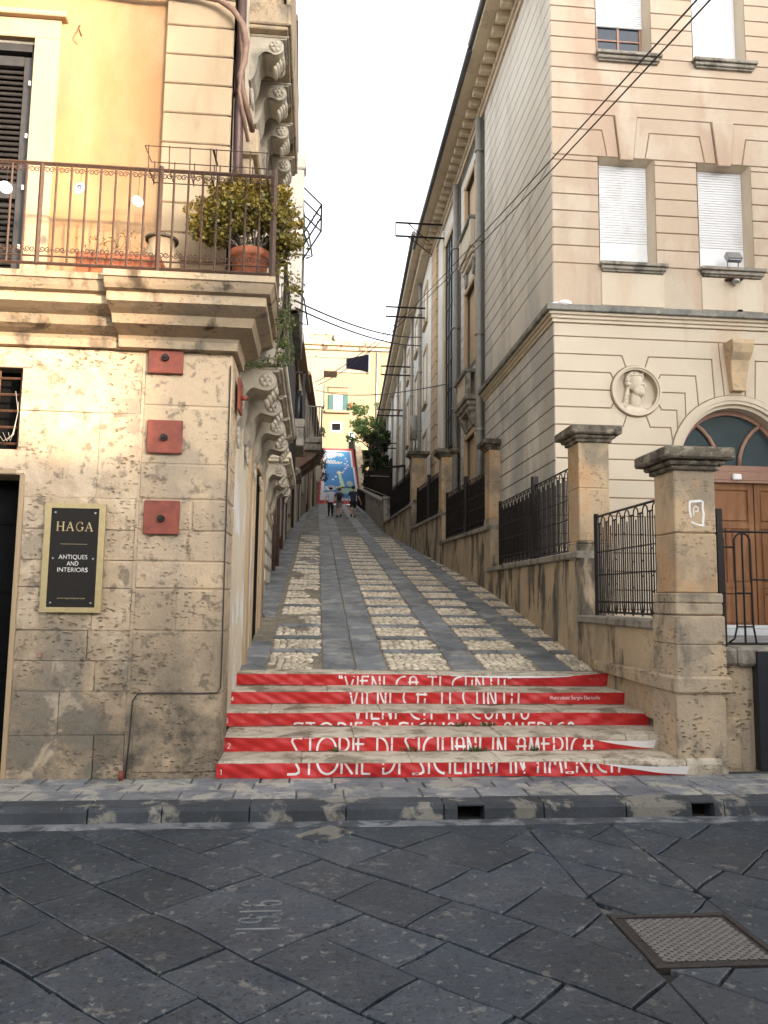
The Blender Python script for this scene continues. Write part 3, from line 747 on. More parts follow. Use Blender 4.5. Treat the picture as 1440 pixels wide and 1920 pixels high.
# ================================================================== LEFT BUILDING
LB=thing('corner_building','yellow corner building with rough stone ground floor and iron railed balcony, left of the steps','building',(-2.5,7.2,.12))
def blocks(mb,fr,rects,c=.008,prot=.004,tv=.10,base=-.02):
    for x0,x1,z0,z1 in rects:
        g_=.0022; pts=[]
        for (a,b) in((x0+g_,z0+g_),(x1-g_,z0+g_),(x1-g_,z1-g_),(x0+g_,z1-g_)): pts.append((a+rnd(-.003,.003),b+rnd(-.003,.003)))
        mb.prism(pts,fr,base,rnd(-prot,prot),c,0,rnd(-tv*1.4,tv))
def courses(s0,s1,zs,lmin,lmax,holes=()):
    out=[]
    for i in range(len(zs)-1):
        ints=[(s0,s1)]
        for h in holes:
            if h[2]<zs[i+1]-.01 and h[3]>zs[i]+.01:
                nx=[]
                for a,b in ints:
                    if b<=h[0] or a>=h[1]: nx.append((a,b)); continue
                    if a<h[0]: nx.append((a,h[0]))
                    if b>h[1]: nx.append((h[1],b))
                ints=nx
        for a,b in ints:
            x=a
            while x<b-.01:
                k=rnd(lmin,lmax); e=b if b-(x+k)<lmin*.6 else x+k
                out.append((x,e,zs[i],zs[i+1])); x=e
    return out
wl=MB(); zs=[.12,.50,.88,1.15,1.42,1.80,2.05,2.33,2.62,2.82,3.07,3.42,3.82,4.2]
blocks(wl,FRONT(7.2),courses(-2.66,-1.66,[z for z in zs if z<2.7],.38,.8),.004,.003)
blocks(wl,FRONT(7.2),[(-2.66,-2.02,2.62,3.42),(-2.02,-1.66,2.62,3.42),(-2.66,-1.66,3.42,4.2)],.0015,.0012,.03)
blocks(wl,FRONT(7.2),courses(-5.5,-2.66,zs,.4,.8,[(-4.2,-2.66,.12,2.82),(-4.2,-2.745,2.82,3.82)]),.008,.006)
wl.box(-2.745,-2.66,7.2,7.4,2.82,3.07); wl.box(-4.2,-2.66,7.19,7.4,2.86,3.05,c=.01)
wl.build('stone_wall',M['old_stone'],LB)
qn=MB(); qz=[.12,.86,1.42,1.80,2.05,2.33,2.62,2.95,3.5,4.2]
rc=[]
for i in range(len(qz)-1):
    a,b=qz[i],qz[i+1]
    if i==0: rc.append((-1.60,-.86,a+.05,b)); continue
    if i in(2,4,5): q=rnd(.35,.5); rc+= [(-1.64,-1.64+q,a,b),(-1.64+q,-.83,a,b)]
    else: rc.append((-1.64,-.83,a,b))
blocks(qn,FRONT(7.19),rc,.014,.003,.07,-.03)
qn.box(-1.66,-.835,7.20,7.25,.05,4.2)
# the return of the corner on the alley side
blocks(qn,SIDE_L(-.83),[(7.205,7.75,qz[i],qz[i+1]) for i in range(len(qz)-1)],.012,.003,.07,-.03)
qn.box(-1.2,-.85,7.25,7.75,.05,4.2)
qn.build('corner_quoin',M['quoin_stone'],LB)
bd=MB(); bd.box(-2.66,-.9,7.4,7.45,0,3.9); bd.box(-5.5,-1.66,7.21,7.4,3.82,4.3); bd.box(-5.5,-4.2,7.4,7.45,0,3.9); bd.build('wall_core',M['mortar'],LB)
# doorway and grille window on the left edge
dr=MB(); dr.box(-4.2,-2.70,7.62,7.66,.1,2.86); dr.box(-4.2,-2.745,7.52,7.56,3.0,3.9)  # black sheets stand in for the unlit interior behind both openings
for z in(1.0,1.75,2.4): dr.box(-4.2,-2.70,7.60,7.62,z,z+.02)
dr.build('doorway',M['dark'],LB)
jb=MB(); jb.box(-2.71,-2.66,7.2,7.62,.12,2.86,c=.008); jb.box(-4.2,-2.66,7.195,7.62,2.82,2.9,c=.01); jb.build('door_jamb',M['pale_plaster'],LB)
gw=MB()
for i in range(8): gw.bar((-4.15+i*.2+.17,7.3,3.05),(-4.15+i*.2+.17,7.3,3.83),.016)
for i in range(5): gw.bar((-4.2,7.295,3.12+i*.155),(-2.745,7.295,3.12+i*.155),.016)
gw.build('window_grille',M['rust'],LB)
cb_=MB()
for k in range(3):
    cb_.tube([(-2.80+.03*k,7.22,3.60-.1*k),(-2.76,7.2,3.40),(-2.78,7.18,3.18+.02*k),(-2.86+.03*k,7.17,3.12),(-2.92+.05*k,7.17,3.2)],.0035,5)
o=cb_.build('cable_coil',M['pipe_grey']); tag(o,'loose white cable coil hanging at the barred window','cable')
# red anchor plates
for k,(px,pz) in enumerate(((-1.44,3.955),(-1.42,3.20),(-1.415,2.45))):
    pm=MB(); pm.box(px-.16,px+.16,7.135,7.165,pz-.155,pz+.155,c=.006)
    pl=pm.build('anchor_plate',M['red_plate'],LB)
    bo=MB(); bo.tube([(px,7.14,pz-.01),(px,7.09,pz-.012)],.032,8); bo.tube([(px,7.10,pz-.01),(px,7.06,pz-.01)],.016,8); bo.build('bolt',M['iron'],pl)
pm=MB(); pm.box(-.80,-.775,7.42,7.72,3.55,3.87,c=.005); pl=pm.build('anchor_plate',M['red_plate'],LB); bo=MB(); bo.tube([(-.775,7.57,3.7),(-.71,7.57,3.7)],.025,8); bo.build('bolt',M['red_plate'],pl)
# cornice under the balcony; profile (t offset from wall, z)
prof_w=[(7.2,4.02),(7.13,4.02),(7.12,4.09),(7.10,4.12),(7.00,4.14),(6.93,4.16),(6.88,4.23),(6.80,4.25),(6.70,4.28),(6.70,4.36),(6.64,4.37),(6.61,4.40),(6.58,4.44),(6.56,4.445),(6.56,4.50),(7.3,4.50)]
prof_e=[(p[0]-.10 if p[0]<7.0 else p[0]-.05,p[1]) for p in prof_w]; prof_e[-1]=(7.3,4.50); prof_e[0]=(7.2,4.02)
cn=MB(); extr(cn,prof_w,-5.5,-1.86); 
# projecting corner part, mitred round the corner onto the alley side
def mitre(mb,prof,sx0,side_s,side_end,m=0):
    # front part from sx0 to mitre; offsets: out = 7.2 - t ; side plane s = side_s + out*ks
    n=len(prof); b=len(mb.v); ks=.60
    ring0=[(sx0,p[0],p[1]) for p in prof]; ring1=[(side_s+max(0,(7.2-p[0]))*ks if p[0]<7.25 else side_s-.1,p[0],p[1]) for p in prof]
    ring2=[(side_s+max(0,(7.2-p[0]))*ks if p[0]<7.25 else side_s-.1,side_end,p[1]) for p in prof]
    mb.v+=ring0+ring1+ring2
    for r in range(2):
        for i in range(n):
            j=(i+1)%n; mb.face((b+r*n+i,b+r*n+j,b+(r+1)*n+j,b+(r+1)*n+i),m)
    mb.face(list(range(b,b+n))[::-1],m); mb.face(list(range(b+2*n,b+3*n)),m)
mitre(cn,prof_e,-1.86,-.85,7.75)
bal=cn.build('balcony_cornice',M['cornice_stone'],LB)
rl=MB(); R0,R1=-5.4,-.44; rt_=6.50
def vrail(mb,x,z0=4.53,z1=5.43,w_=.016): mb.bar((x,rt_,z0),(x,rt_,z1),w_)
rl.bar((R0,rt_,5.43),(R1,rt_,5.43),.028); rl.bar((R0,rt_,4.535),(R1,rt_,4.535),.022); rl.bar((R0,rt_,4.60),(R1,rt_,4.60),.012); rl.bar((R1,rt_,5.43),(R1,7.6,5.43),.028); rl.bar((R1,rt_,4.535),(R1,7.6,4.535),.022)
x=R0; k=0
def scroll(mb,cx,z,s,up=1,r=.027):
    p=[]
    for a in range(0,500,28): q=r*(1-a/640); p.append((cx+s*(r-q*math.cos(rad(a)))*1.0,rt_,z+up*q*math.sin(rad(a))))
    mb.tube(p,.0045,4)
while x<R1+.01:
    vrail(rl,x,w_=.03 if abs((x-R1))<.02 or k in(24,) else .014)
    if x<R1-.05:
        for zz,u in((5.375,1),(4.66,-1)):
            scroll(rl,x+.012,zz,1,u); scroll(rl,x+.110,zz,-1,u)
    x+=.124; k+=1
for i in range(1,9): rl.bar((R1,rt_+i*.124,4.535),(R1,rt_+i*.124,5.43),.014)
rl.bar((-1.42,rt_-.01,4.5),(-1.42,rt_-.01,5.46),.03); rl.bar((R1,rt_,4.5),(R1,rt_,5.50),.04)
rl.build('railing',M['iron_brown'],bal)
# upper wall
uw=MB(); uw.box(-2.66,-1.60,7.30,7.6,4.5,11.5); uw.box(-5.5,-2.66,7.30,7.6,7.40,11.5); uw.box(-5.5,-4.4,7.30,7.6,4.5,7.4)
uw.build('yellow_wall',M['yellow_plaster'],LB)
sr=MB(); sr.box(-2.86,-2.62,7.26,7.34,4.5,7.16,c=.006); sr.box(-4.4,-2.62,7.26,7.34,7.16,7.36,c=.006); sr.box(-4.45,-2.56,7.20,7.34,7.36,7.42,c=.008); sr.box(-4.5,-2.50,7.12,7.34,7.95,8.2,c=.02); sr.build('door_surround',M['pale_plaster'],LB)
sh=MB(); sh.box(-2.905,-2.85,7.34,7.44,4.5,7.14,c=.005); sh.box(-4.4,-2.85,7.34,7.44,7.06,7.14); sh.box(-4.4,-2.9,7.46,7.5,4.5,7.1)
shf=sh.build('door_frame',M['dark_wood'],LB)
lv=MB()
lv.box(-2.99,-2.91,7.38,7.43,4.5,7.03,c=.004)
for z0,z1 in((4.52,4.62),(5.55,5.7),(6.93,7.03)): lv.box(-3.7,-2.99,7.38,7.43,z0,z1)
z=4.66
while z<6.9:
    if not 5.5<z<5.7: lv.prism([(7.385,z),(7.425,z+.045),(7.435,z+.037),(7.395,z-.008)],(Vector((-3.7,0,0)),Y,Z,X),0,.71,0,0,rnd(-.1,.2),back=True)
    z+=.058
lv.build('louvred_shutter',M['dark_wood'],LB)
for z in(6.7,6.15,5.62,5.02): hg=MB(); hg.box(-2.915,-2.895,7.325,7.335,z,z+.045); hg.build('hinge',M['white_vinyl'],LB)
pi=MB(); z=4.5
zz=[4.5,4.93,5.22,5.52,5.83,6.14,6.45,6.76,7.07,7.38,7.69,8.0,8.31]
for i in range(len(zz)-1):
    pi.prism([(-1.595,zz[i]+.007),(-.935,zz[i]+.007),(-.935,zz[i+1]-.007),(-1.595,zz[i+1]-.007)],FRONT(7.30),-.1,.075,.01,0,rnd(-.03,.03))
    pi.prism([(7.235,zz[i]+.007),(7.42,zz[i]+.007),(7.42,zz[i+1]-.007),(7.235,zz[i+1]-.007)],SIDE_L(-.95),-.1,.015,.008)
pi.box(-1.59,-.96,7.245,7.6,4.5,8.4); pi.build('pilaster',M['pale_plaster'],LB)
# alley side : ground floor
sd_=MB()
sd_.box(-1.3,-.90,7.75,13.4,.3,4.15); sd_.box(-1.3,-.98,7.42,13.4,4.5,12.6)
sd_.build('alley_wall',M['side_plaster'],LB)
ps=MB()
for t0,t1,o_ in((7.78,7.95,.02),(9.9,10.2,.04),(10.9,11.02,.03),(11.9,12.0,.03),(12.25,12.6,.05)): ps.box(-.95,-.90+o_,t0,t1,.4,4.1,c=.01)
ps.box(-.95,-.84,10.9,12.0,3.55,3.7,c=.01); ps.box(-.95,-.86,7.75,13.4,3.98,4.15,c=.02)
ps.build('door_surround',M['pale_plaster'],LB)
ad=MB(); ad.box(-.95,-.893,11.03,11.9,1.05,3.55); ad.build('alley_door',M['dark'],LB)
# upper side: pilaster stub, upper band
us=MB(); us.box(-1.0,-.80,8.2,8.62,4.5,6.85,c=.02); us.box(-1.0,-.74,8.1,8.7,6.6,6.9,c=.02); us.build('side_pilaster',M['cornice_stone'],LB)
def corbel(mb,t,s,zt,L,Hh,wd=.46,ros=True):
    """scrolled console: volute at the outer end, hollow sweep back to the wall"""
    r=.16*Hh+.01; cx=L-r-.01; cz=zt-.06*Hh-r
    pr=[(0,zt),(L+.02,zt),(L+.02,zt-.06*Hh),(L,zt-.08*Hh)]
    pr+=[(cx+r*math.cos(rad(a)),cz+r*math.sin(rad(a))) for a in range(60,-120,-20)]
    pr+=[(cx-r*1.2,cz-r*.72),(L*.50,cz-r*.62),(L*.36,cz-r*.85),(L*.26,cz-r*1.35),(L*.22,zt-.74*Hh),(L*.16,zt-.9*Hh),(L*.06,zt-Hh),(0,zt-Hh)]
    extr(mb,[(s+a,b) for a,b in pr],t,t+wd,0,rnd(-.06,.06),ax=1)
    mb.box(s,s+L+.05,t-.02,t+wd+.02,zt-.05*Hh,zt+.0,c=.008)
    if ros:
        mb.ball((s+cx,t-.005,cz),r*.72,.022,r*.72,14,6); mb.ball((s+cx,t-.02,cz),r*.25,.03,r*.25,8,5)
        for k in range(6):
            a=rad(60*k); mb.ball((s+cx+r*.45*math.cos(a),t-.018,cz+r*.45*math.sin(a)),r*.22,.018,r*.22,8,5)
        for k in range(4): mb.ball((s+cx+r*.8-.03*k,t+wd*.5,cz-r*.2-.045*k-.04),.035,wd*.30,.05)
        for k in range(3): mb.ball((s+.02+.01*k,t+wd*.5,zt-Hh-.03-.07*k),.035-.006*k,wd*.22,.06)
def side_balcony(parent,s,t0,t1,zb,out,ncor,cw,ch,mat_s,rail=True,slab_t=.12,cor_t0=.15):
    b=MB(); b.box(s-.05,s+out,t0,t1,zb,zb+slab_t,c=.015); b.box(s-.05,s+out-.04,t0+.03,t1-.03,zb-.05,zb,c=.01)
    bo=b.build('alley_balcony',mat_s,parent)
    for i in range(ncor):
        c=MB(); corbel(c,t0+cor_t0+i*(t1-t0-cor_t0*2-.46)/max(1,ncor-1),s,zb-.05,out-.08,ch); c.build('corbel',M['corbel_stone'],bo)
    if rail:
        r=MB(); zr=zb+slab_t
        r.bar((s,t0+.03,zr+.95),(s+out-.03,t0+.03,zr+.95),.03); r.bar((s+out-.03,t0+.03,zr+.95),(s+out-.03,t1,zr+.95),.03); r.bar((s+out-.03,t0+.03,zr+.08),(s+out-.03,t1,zr+.08),.02)
        x=0
        while x<t1-t0: r.bar((s+out-.03,t0+.03+x,zr),(s+out-.03,t0+.03+x,zr+.95),.015); x+=.13
        x=0
        while x<out: r.bar((s+x,t0+.03,zr),(s+x,t0+.03,zr+.95),.015); x+=.13
        r.build('balcony_railing',M['iron'],bo)
    return bo
side_balcony(LB,-.90,7.9,12.1,4.22,.53,4,.26,.62,M['corbel_stone'],rail=True)
side_balcony(LB,-.98,8.95,12.4,8.84,.52,4,.28,.62,M['cornice_stone'],rail=False,slab_t=.28)
pr=MB(); pr.box(-.98,-.52,8.97,9.1,9.12,10.2,c=.01); pr.box(-.57,-.47,8.97,12.4,9.12,10.2,c=.01); pr.build('balcony_parapet',M['cornice_stone'],LB)
# roof far above
ro=MB(); ro.box(-5.8,-.6,6.8,13.5,12.3,12.6,c=.03); ro.build('roof',M['roof_tile'],LB)
# drain pipes and cables of the corner building
o=MB(); o.tube([(-.86,7.36,4.55),(-.88,7.36,7.2),(-.9,7.36,12.2)],.05,10); 
for z in(5.4,6.75,8.2): o.tube([(-.88,7.36,z),(-.88,7.36,z+.05)],.06,10)
tag(o.build('downpipe',M['pipe_brown']),'thick brown downpipe at the upper corner of the yellow building, behind the balcony bush','downpipe')
o=MB(); o.tube([(-.94,13.25,1.45),(-.96,13.25,4.1)],.055,10); o.tube([(-.94,13.25,1.45),(-.86,13.2,1.36)],.055,8)
for z in(1.7,2.8,3.9): o.tube([(-.95,13.25,z),(-.95,13.25,z+.05)],.068,10)
tag(o.build('downpipe',M['pipe_brown']),'dark brown downpipe along the cream alley wall, its foot on the ramp','downpipe')
o=MB(); o.tube([(-1.87,7.19,7.66),(-1.55,7.17,7.67),(-1.27,7.15,7.65),(-1.08,7.12,7.60),(-.94,7.11,7.50),(-.84,7.13,7.36),(-.80,7.16,7.20),(-.82,7.2,7.02),(-.86,7.22,6.88),(-.83,7.26,6.74),(-.78,7.4,6.58),(-.76,7.6,6.55)],.030,8)
o.tube([(-.88,7.2,7.5),(-.84,7.2,7.1),(-.86,7.2,6.7),(-.78,7.4,6.3)],.018,6); o.tube([(-5,7.2,7.9),(-1.87,7.19,7.66)],.030,8)
tag(o.build('cable_bundle',M['cable_brown']),'thick brown cable bundle bending round the top corner of the yellow building','cable')
o=MB(); o.tube([(-.845,7.17,3.9),(-.838,7.168,2.6),(-.83,7.166,1.2),(-.832,7.166,.92),(-.86,7.16,.875),(-1.05,7.165,.87),(-1.40,7.165,.875),(-1.56,7.165,.865),(-1.60,7.165,.80),(-1.61,7.165,.5),(-1.63,7.165,.14)],.007,5)
tag(o.build('wall_cable',M['cable']),'thin dark cable looping over the big corner stone of the left wall','cable')
o=MB(); o.tube([(-1.665,7.15,.12),(-1.665,7.15,.2)],.022,8); tag(o.build('pipe_stub',M['red_plate']),'short red pipe stub at the foot of the left wall','pipe')
o=MB(); o.box(-2.45,-2.41,7.165,7.2,1.18,1.22,c=.003); tag(o.build('door_buzzer',plain('buzzer',(.3,.16,.14),.5)),'tiny pinkish buzzer box on the rough wall under the shop sign','buzzer')
o=MB(); o.tube([(-2.44,7.26,7.32),(-2.42,7.16,7.22),(-2.40,7.20,7.16)],.008,5); tag(o.build('wall_hook',M['rust']),'rusty hook above the louvred door','hook')
# shop sign
SG=thing('shop_sign','black shop sign with gold frame and lettering on the rough left wall','sign',(-2.17,7.15,1.58))
b=MB()
for a in((-2.44,-1.91,7.13,7.165,1.58,1.625),(-2.44,-1.91,7.13,7.165,2.515,2.56),(-2.44,-2.385,7.13,7.165,1.625,2.515),(-1.965,-1.91,7.13,7.165,1.625,2.515)): b.box(*a)
b.build('frame',M['sign_gold'],SG)
b=MB(); b.box(-2.386,-1.964,7.136,7.16,1.624,2.516); b.build('panel',M['sign_black'],SG)
for x,z in((-2.35,2.475),(-2.0,2.475),(-2.35,2.06),(-2.0,2.06),(-2.35,1.665),(-2.0,1.665)): b=MB(); b.tube([(x,7.136,z),(x,7.13,z)],.009,8); b.build('screw',M['steel'],SG)
sl=MB(); F=FRONT(7.135)
def serif(ch,x,z,h,w_):
    ls={'H':[[(.15,0),(.15,1)],[(.85,0),(.85,1)]],'A':[[(.5,1),(.9,0)]],'G':[arc(.55,.5,.42,50,310,16,.5),[(.86,0.05),(.86,.42)]]}[ch]
    th={'H':[[(.15,.5),(.85,.5)],[(0,0),(.3,0)],[(0,1),(.3,1)],[(.7,0),(1,0)],[(.7,1),(1,1)]],'A':[[(.5,1),(.12,0)],[(.25,.35),(.75,.35)],[(0,0),(.26,0)],[(.74,0),(1.02,0)]],'G':[[(.72,.42),(1,.42)],[(.86,.95),(.86,.75)]]}[ch]
    strokes(sl,[[(x+a*w_,z+b*h) for a,b in l] for l in ls],F,.0115,0,.002); strokes(sl,[[(x+a*w_,z+b*h) for a,b in l] for l in th],F,.005,0,.0018)
for i,ch in enumerate('HAGA'): serif(ch,-2.335+i*.083,2.31,.078,.07)
strokes(sl,[[(-2.29,2.19),(-2.06,2.19)]],F,.003,0,.002)
hg_=sl.build('lettering',M['sign_gold'],SG)
def textobj(name,body,x,z,size,width,mat_,parent,t=7.133):
    cu=bpy.data.curves.new(name,'FONT'); cu.body=body; cu.size=size; cu.align_x='CENTER'
    to=bpy.data.objects.new(name,cu); COL.objects.link(to); bpy.context.view_layer.update()
    me=bpy.data.meshes.new_from_object(to.evaluated_get(bpy.context.evaluated_depsgraph_get())); bpy.data.objects.remove(to)
    xs=[v.co.x for v in me.vertices]; k=width/(max(xs)-min(xs))
    for v_ in me.vertices: v_.co=(x+v_.co.x*k,t,z+v_.co.y)
    me.materials.append(mat_); o=bpy.data.objects.new(name,me); COL.objects.link(o); adopt(o,parent); return o
for body,z,wd in(('ANTIQUES',2.055,.25),('AND',1.997,.10),('INTERIORS',1.94,.265)): textobj('lettering',body,-2.175,z,.056,wd,M['sign_letter'],SG)
textobj('lettering','www.hagaantiques.com',-2.175,1.70,.02,.24,M['sign_gold'],SG)
# ------------------------------------------------------------------ things on the balcony
bush=thing('potted_bush','big olive green bush in a round terracotta pot at the balcony corner','potted plant',(-.66,6.78,4.5))
b=MB(); b.lathe((-.66,6.78,4.5),[(.13,0),(.135,.02),(.165,.26),(.19,.265),(.195,.33),(.18,.335),(.17,.30)],24); b.build('pot',M['terracotta'],bush)
b=MB(); b.lathe((-.66,6.78,4.78),[(.17,0),(.16,.02)],20); b.build('soil',M['soil'],bush)
b=MB()
for i in range(30):
    a=rnd(0,6.28); p=[Vector((-.66+rnd(-.06,.06),6.78+rnd(-.05,.05),4.78))]
    d=Vector((math.cos(a)*.55,math.sin(a)*.4,rnd(.35,1.1))).normalized(); 
    for k in range(4): p.append(p[-1]+d*rnd(.10,.17)); d=(d+Vector((rnd(-.5,.5),rnd(-.5,.5),rnd(-.35,.35)))).normalized()
    b.tube(p,[.012,.009,.007,.005,.003],5)
b.build('stems',M['bark'],bush)
b=MB()
cl=[]
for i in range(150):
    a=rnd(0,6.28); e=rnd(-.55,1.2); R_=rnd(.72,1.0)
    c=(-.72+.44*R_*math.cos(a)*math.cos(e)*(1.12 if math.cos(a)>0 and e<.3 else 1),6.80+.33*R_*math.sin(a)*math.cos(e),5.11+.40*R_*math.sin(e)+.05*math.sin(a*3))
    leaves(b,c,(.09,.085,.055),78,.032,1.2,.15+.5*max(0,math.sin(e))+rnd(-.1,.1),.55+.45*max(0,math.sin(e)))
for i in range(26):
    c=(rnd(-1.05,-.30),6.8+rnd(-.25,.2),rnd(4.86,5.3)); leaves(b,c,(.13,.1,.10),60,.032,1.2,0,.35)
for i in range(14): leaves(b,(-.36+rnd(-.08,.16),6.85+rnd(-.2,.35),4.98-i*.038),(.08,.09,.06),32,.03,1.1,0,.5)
for i in range(34):
    a=rnd(-.4,3.6); R_=rnd(1.0,1.28); p0=Vector((-.72+.44*math.cos(a)*.9,6.80+rnd(-.25,.25),5.11+.38*math.sin(a)*.9)); p1=p0+Vector((math.cos(a)*.10*R_,rnd(-.04,.04),.09*abs(math.sin(a))*R_))
    for k in range(5): leaves(b,tuple(p0.lerp(p1,k/4)),(.025,.025,.02),7,.030,1.1,.3,1)
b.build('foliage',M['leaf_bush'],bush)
vine=thing('hanging_plant','dark green plant trailing down beside the balcony corner','plant',(-.33,7.1,4.4))
b=MB()
for i in range(30):
    z=4.55-i*.022; c=(-.345+rnd(-.05,.07)*(1+.4*math.sin(i*.4)),6.95+rnd(-.15,.45),z+rnd(-.03,.03)); leaves(b,c,(.06,.09,.05),26,.028,1.0,0,.8)
for i in range(6): leaves(b,(-.44-i*.035,7.0+rnd(-.1,.2),3.93-i*.012),(.05,.06,.03),22,.024,1.0,0,.6)
b.build('foliage',M['leaf_vine'],vine)
b=MB()
for i in range(10): 
    x=-.35+rnd(-.04,.05); y=6.95+rnd(-.1,.4); b.tube([(x,y,4.65),(x+rnd(-.05,.05),y,4.3),(x+rnd(-.08,.06),y,3.95)],.004,4)
b.build('stems',M['bark'],vine)
pt=thing('window_box','long terracotta planter with dry twigs behind the railing','planter',(-1.78,6.72,4.5))
b=MB(); x0,x1=-2.14,-1.42
pr_=[(-.09,0),(-.12,.15),(-.135,.155),(-.14,.20),(.14,.20),(.135,.155),(.12,.15),(.09,0)]
extr(b,[(6.74+a,4.5+z) for a,z in pr_],x0,x1); b.build('pot',M['terracotta'],pt)
b=MB(); b.box(x0+.02,x1-.02,6.62,6.86,4.69,4.705); b.build('soil',M['soil'],pt)
b=MB()
for i in range(40):
    x=rnd(x0+.1,x1-.25); p=[Vector((x,6.74+rnd(-.08,.08),4.7))]; d=Vector((rnd(-.6,.6),rnd(-.3,.3),1)).normalized()
    for k in range(3): p.append(p[-1]+d*rnd(.04,.09)); d=(d+Vector((rnd(-.7,.7),rnd(-.5,.5),rnd(-.4,.3)))).normalized()
    b.tube(p,.0028,3,0,rnd(0,1)); leaves(b,tuple(p[-1]),(.03,.03,.02),4,.022,.8)
b.build('dry_twigs',M['dry'],pt)
ur=thing('clay_urn','pale clay urn with a dark rim standing behind the long planter','urn',(-1.52,7.0,4.5))
b=MB(); b.lathe((-1.50,7.02,4.5),[(.12,0),(.16,.06),(.19,.22),(.16,.40),(.12,.48),(.125,.52)],20); b.build('body',M['pale_plaster'],ur)
b=MB(); b.lathe((-1.50,7.02,5.02),[(.15,0),(.155,.02),(.13,.03)],20); b.build('rim',M['bark'],ur)
for k,(x,z) in enumerate(((-2.70,5.17),(-2.09,5.20),(-1.60,5.11))):
    th=thing('bird_scarer',['small shiny disc hanging on the railing in front of the dark shutter','small shiny disc on the railing with a dark mark, middle of the three','small shiny disc on the railing nearest the bush'][k],'disc',(x,6.46,z),'shiny discs hung on the balcony railing')
    b=MB(); fr=(Vector((x,6.455,z)),Vector((.86,.5 if k!=1 else -.3,0)).normalized(),Z,Vector((.5 if k!=1 else -.3,-.86,0)).normalized())
    b.prism(arc(0,0,.053,0,345,22),fr,-.002,.002,0,back=True); b.build('disc',M['mirror'],th)
    b=MB(); b.tube([(x,6.47,z+.05),(x,6.49,5.42)],.002,4); b.build('string',M['cable'],th)
    if k==1:
        b=MB(); strokes(b,[arc(.0,.01,.016,200,-60,8)],fr,.007,.002,.004); b.build('mark',M['cable'],th)
def basket(x0,x1,t,lab):
    th=thing('flower_rack',lab,'rack',((x0+x1)/2,t,5.35),'wire flower box racks hooked on the railing'); b=MB(); r=.007
    for z,e in((5.55,.03),(5.36,0)):
        b.bar((x0-e,t-.1-e,z),(x1+e,t-.1-e,z),r); b.bar((x0-e,t+.12,z),(x1+e,t+.12,z),r); b.bar((x0-e,t-.1-e,z),(x0-e,t+.12,z),r); b.bar((x1+e,t-.1-e,z),(x1+e,t+.12,z),r)
    for i in range(4):
        x=x0+(x1-x0)*i/3; b.bar((x,t-.1,5.34),(x,t-.13,5.56),r); b.bar((x,t+.12,5.34),(x,t+.12,5.56),r); b.bar((x,t-.1,5.36),(x,t+.12,5.36),r)
    b.build('rack_wires',M['iron_brown'],th)
basket(-1.50,-.98,6.46,'empty wire flower rack hooked on the railing, left one'); basket(-.93,-.50,6.46,'empty wire flower rack hooked on the railing, over the bush')
# ================================================================== RIGHT BUILDING
RB=thing('palazzo','large beige palazzo with banded stucco walls, shuttered windows and an arched wooden door','building',(4,12.5,1.2))
FT=12.5; FS=3.98; fr=FRONT(FT)
ulo=[7.58,7.90,8.22,8.54,8.85,9.16,9.48,9.78,10.07,10.36,10.65,10.95,11.24,11.53,11.83,12.13,12.43,12.74,13.05,13.36,13.67,13.95]
G_=.011
def sh_(pts,g=G_):  # shrink polygon by g using prism chamfer logic (miter)
    A=sum(pts[i][0]*pts[(i+1)%len(pts)][1]-pts[(i+1)%len(pts)][0]*pts[i][1] for i in range(len(pts)))
    if A<0: pts=pts[::-1]
    out=[]; n=len(pts)
    for i in range(n):
        a=pts[i-1]; b=pts[i]; d=pts[(i+1)%n]; e1=(b[0]-a[0],b[1]-a[1]); e2=(d[0]-b[0],d[1]-b[1]); l1=math.hypot(*e1) or 1e-9; l2=math.hypot(*e2) or 1e-9
        n1=(-e1[1]/l1,e1[0]/l1); n2=(-e2[1]/l2,e2[0]/l2); k=max(1+n1[0]*n2[0]+n1[1]*n2[1],.35)
        out.append((b[0]+g*(n1[0]+n2[0])/k,b[1]+g*(n1[1]+n2[1])/k))
    return out
def panel(mb,pts,fr,g=G_,h=.0,d=.028,c=.006,tv=.025): mb.prism(sh_(pts,g),fr,-d,h,c,0,rnd(-tv,tv))
XR=12.0
fl_=MB()   # lower front panels
low=[6.26,5.95,5.64,5.33,5.02,4.71,4.40,4.09,3.78,3.47,3.16,2.85,2.54,2.23,1.92,1.6,1.2]
MC=(5.42,5.33); MR=.45; AC=(7.2,4.13); AR=1.19
def cp(a): return (MC[0]+MR*math.cos(rad(a)),MC[1]+MR*math.sin(rad(a)))
def carc(a,b): return [(x,z) for x,z in arc(MC[0],MC[1],MR,a,b,6)]
def aarc(a,b): return [(x,z) for x,z in arc(AC[0],AC[1],AR,a,b,8)]
def zarc(z): return 180-math.degrees(math.asin(max(-1,min(1,(z-AC[1])/AR))))
P=[]
fld=[(FS,6.26),(FS,6.50),(XR,6.50),(XR,6.26)]; P.append(fld)
P.append([(FS,5.95),(5.18,5.95)]+carc(112,68)+[(5.66,5.95),(6.80,5.95)]+aarc(108,99)+[(6.93,6.26),(FS,6.26)])
P.append([(FS,5.64),(4.97,5.64)]+carc(152,112)+[(5.18,5.95),(FS,5.95)])
P.append([(5.66,5.95)]+carc(68,28)+[(5.87,5.64),(6.50,5.64)]+aarc(124,108)+[(6.80,5.95)])
P.append([(FS,5.33)]+carc(180,152)+[(4.97,5.64),(FS,5.64)])
P.append([(5.87,5.64)]+carc(28,0)+[(6.30,5.33)]+aarc(139,124)+[(6.50,5.64)])
P.append([(FS,5.02),(4.97,5.02)]+carc(208,180)+[(FS,5.33)])
P.append(carc(0,-28)+[(5.87,5.02),(6.14,5.02)]+aarc(152,139)+[(6.30,5.33)])
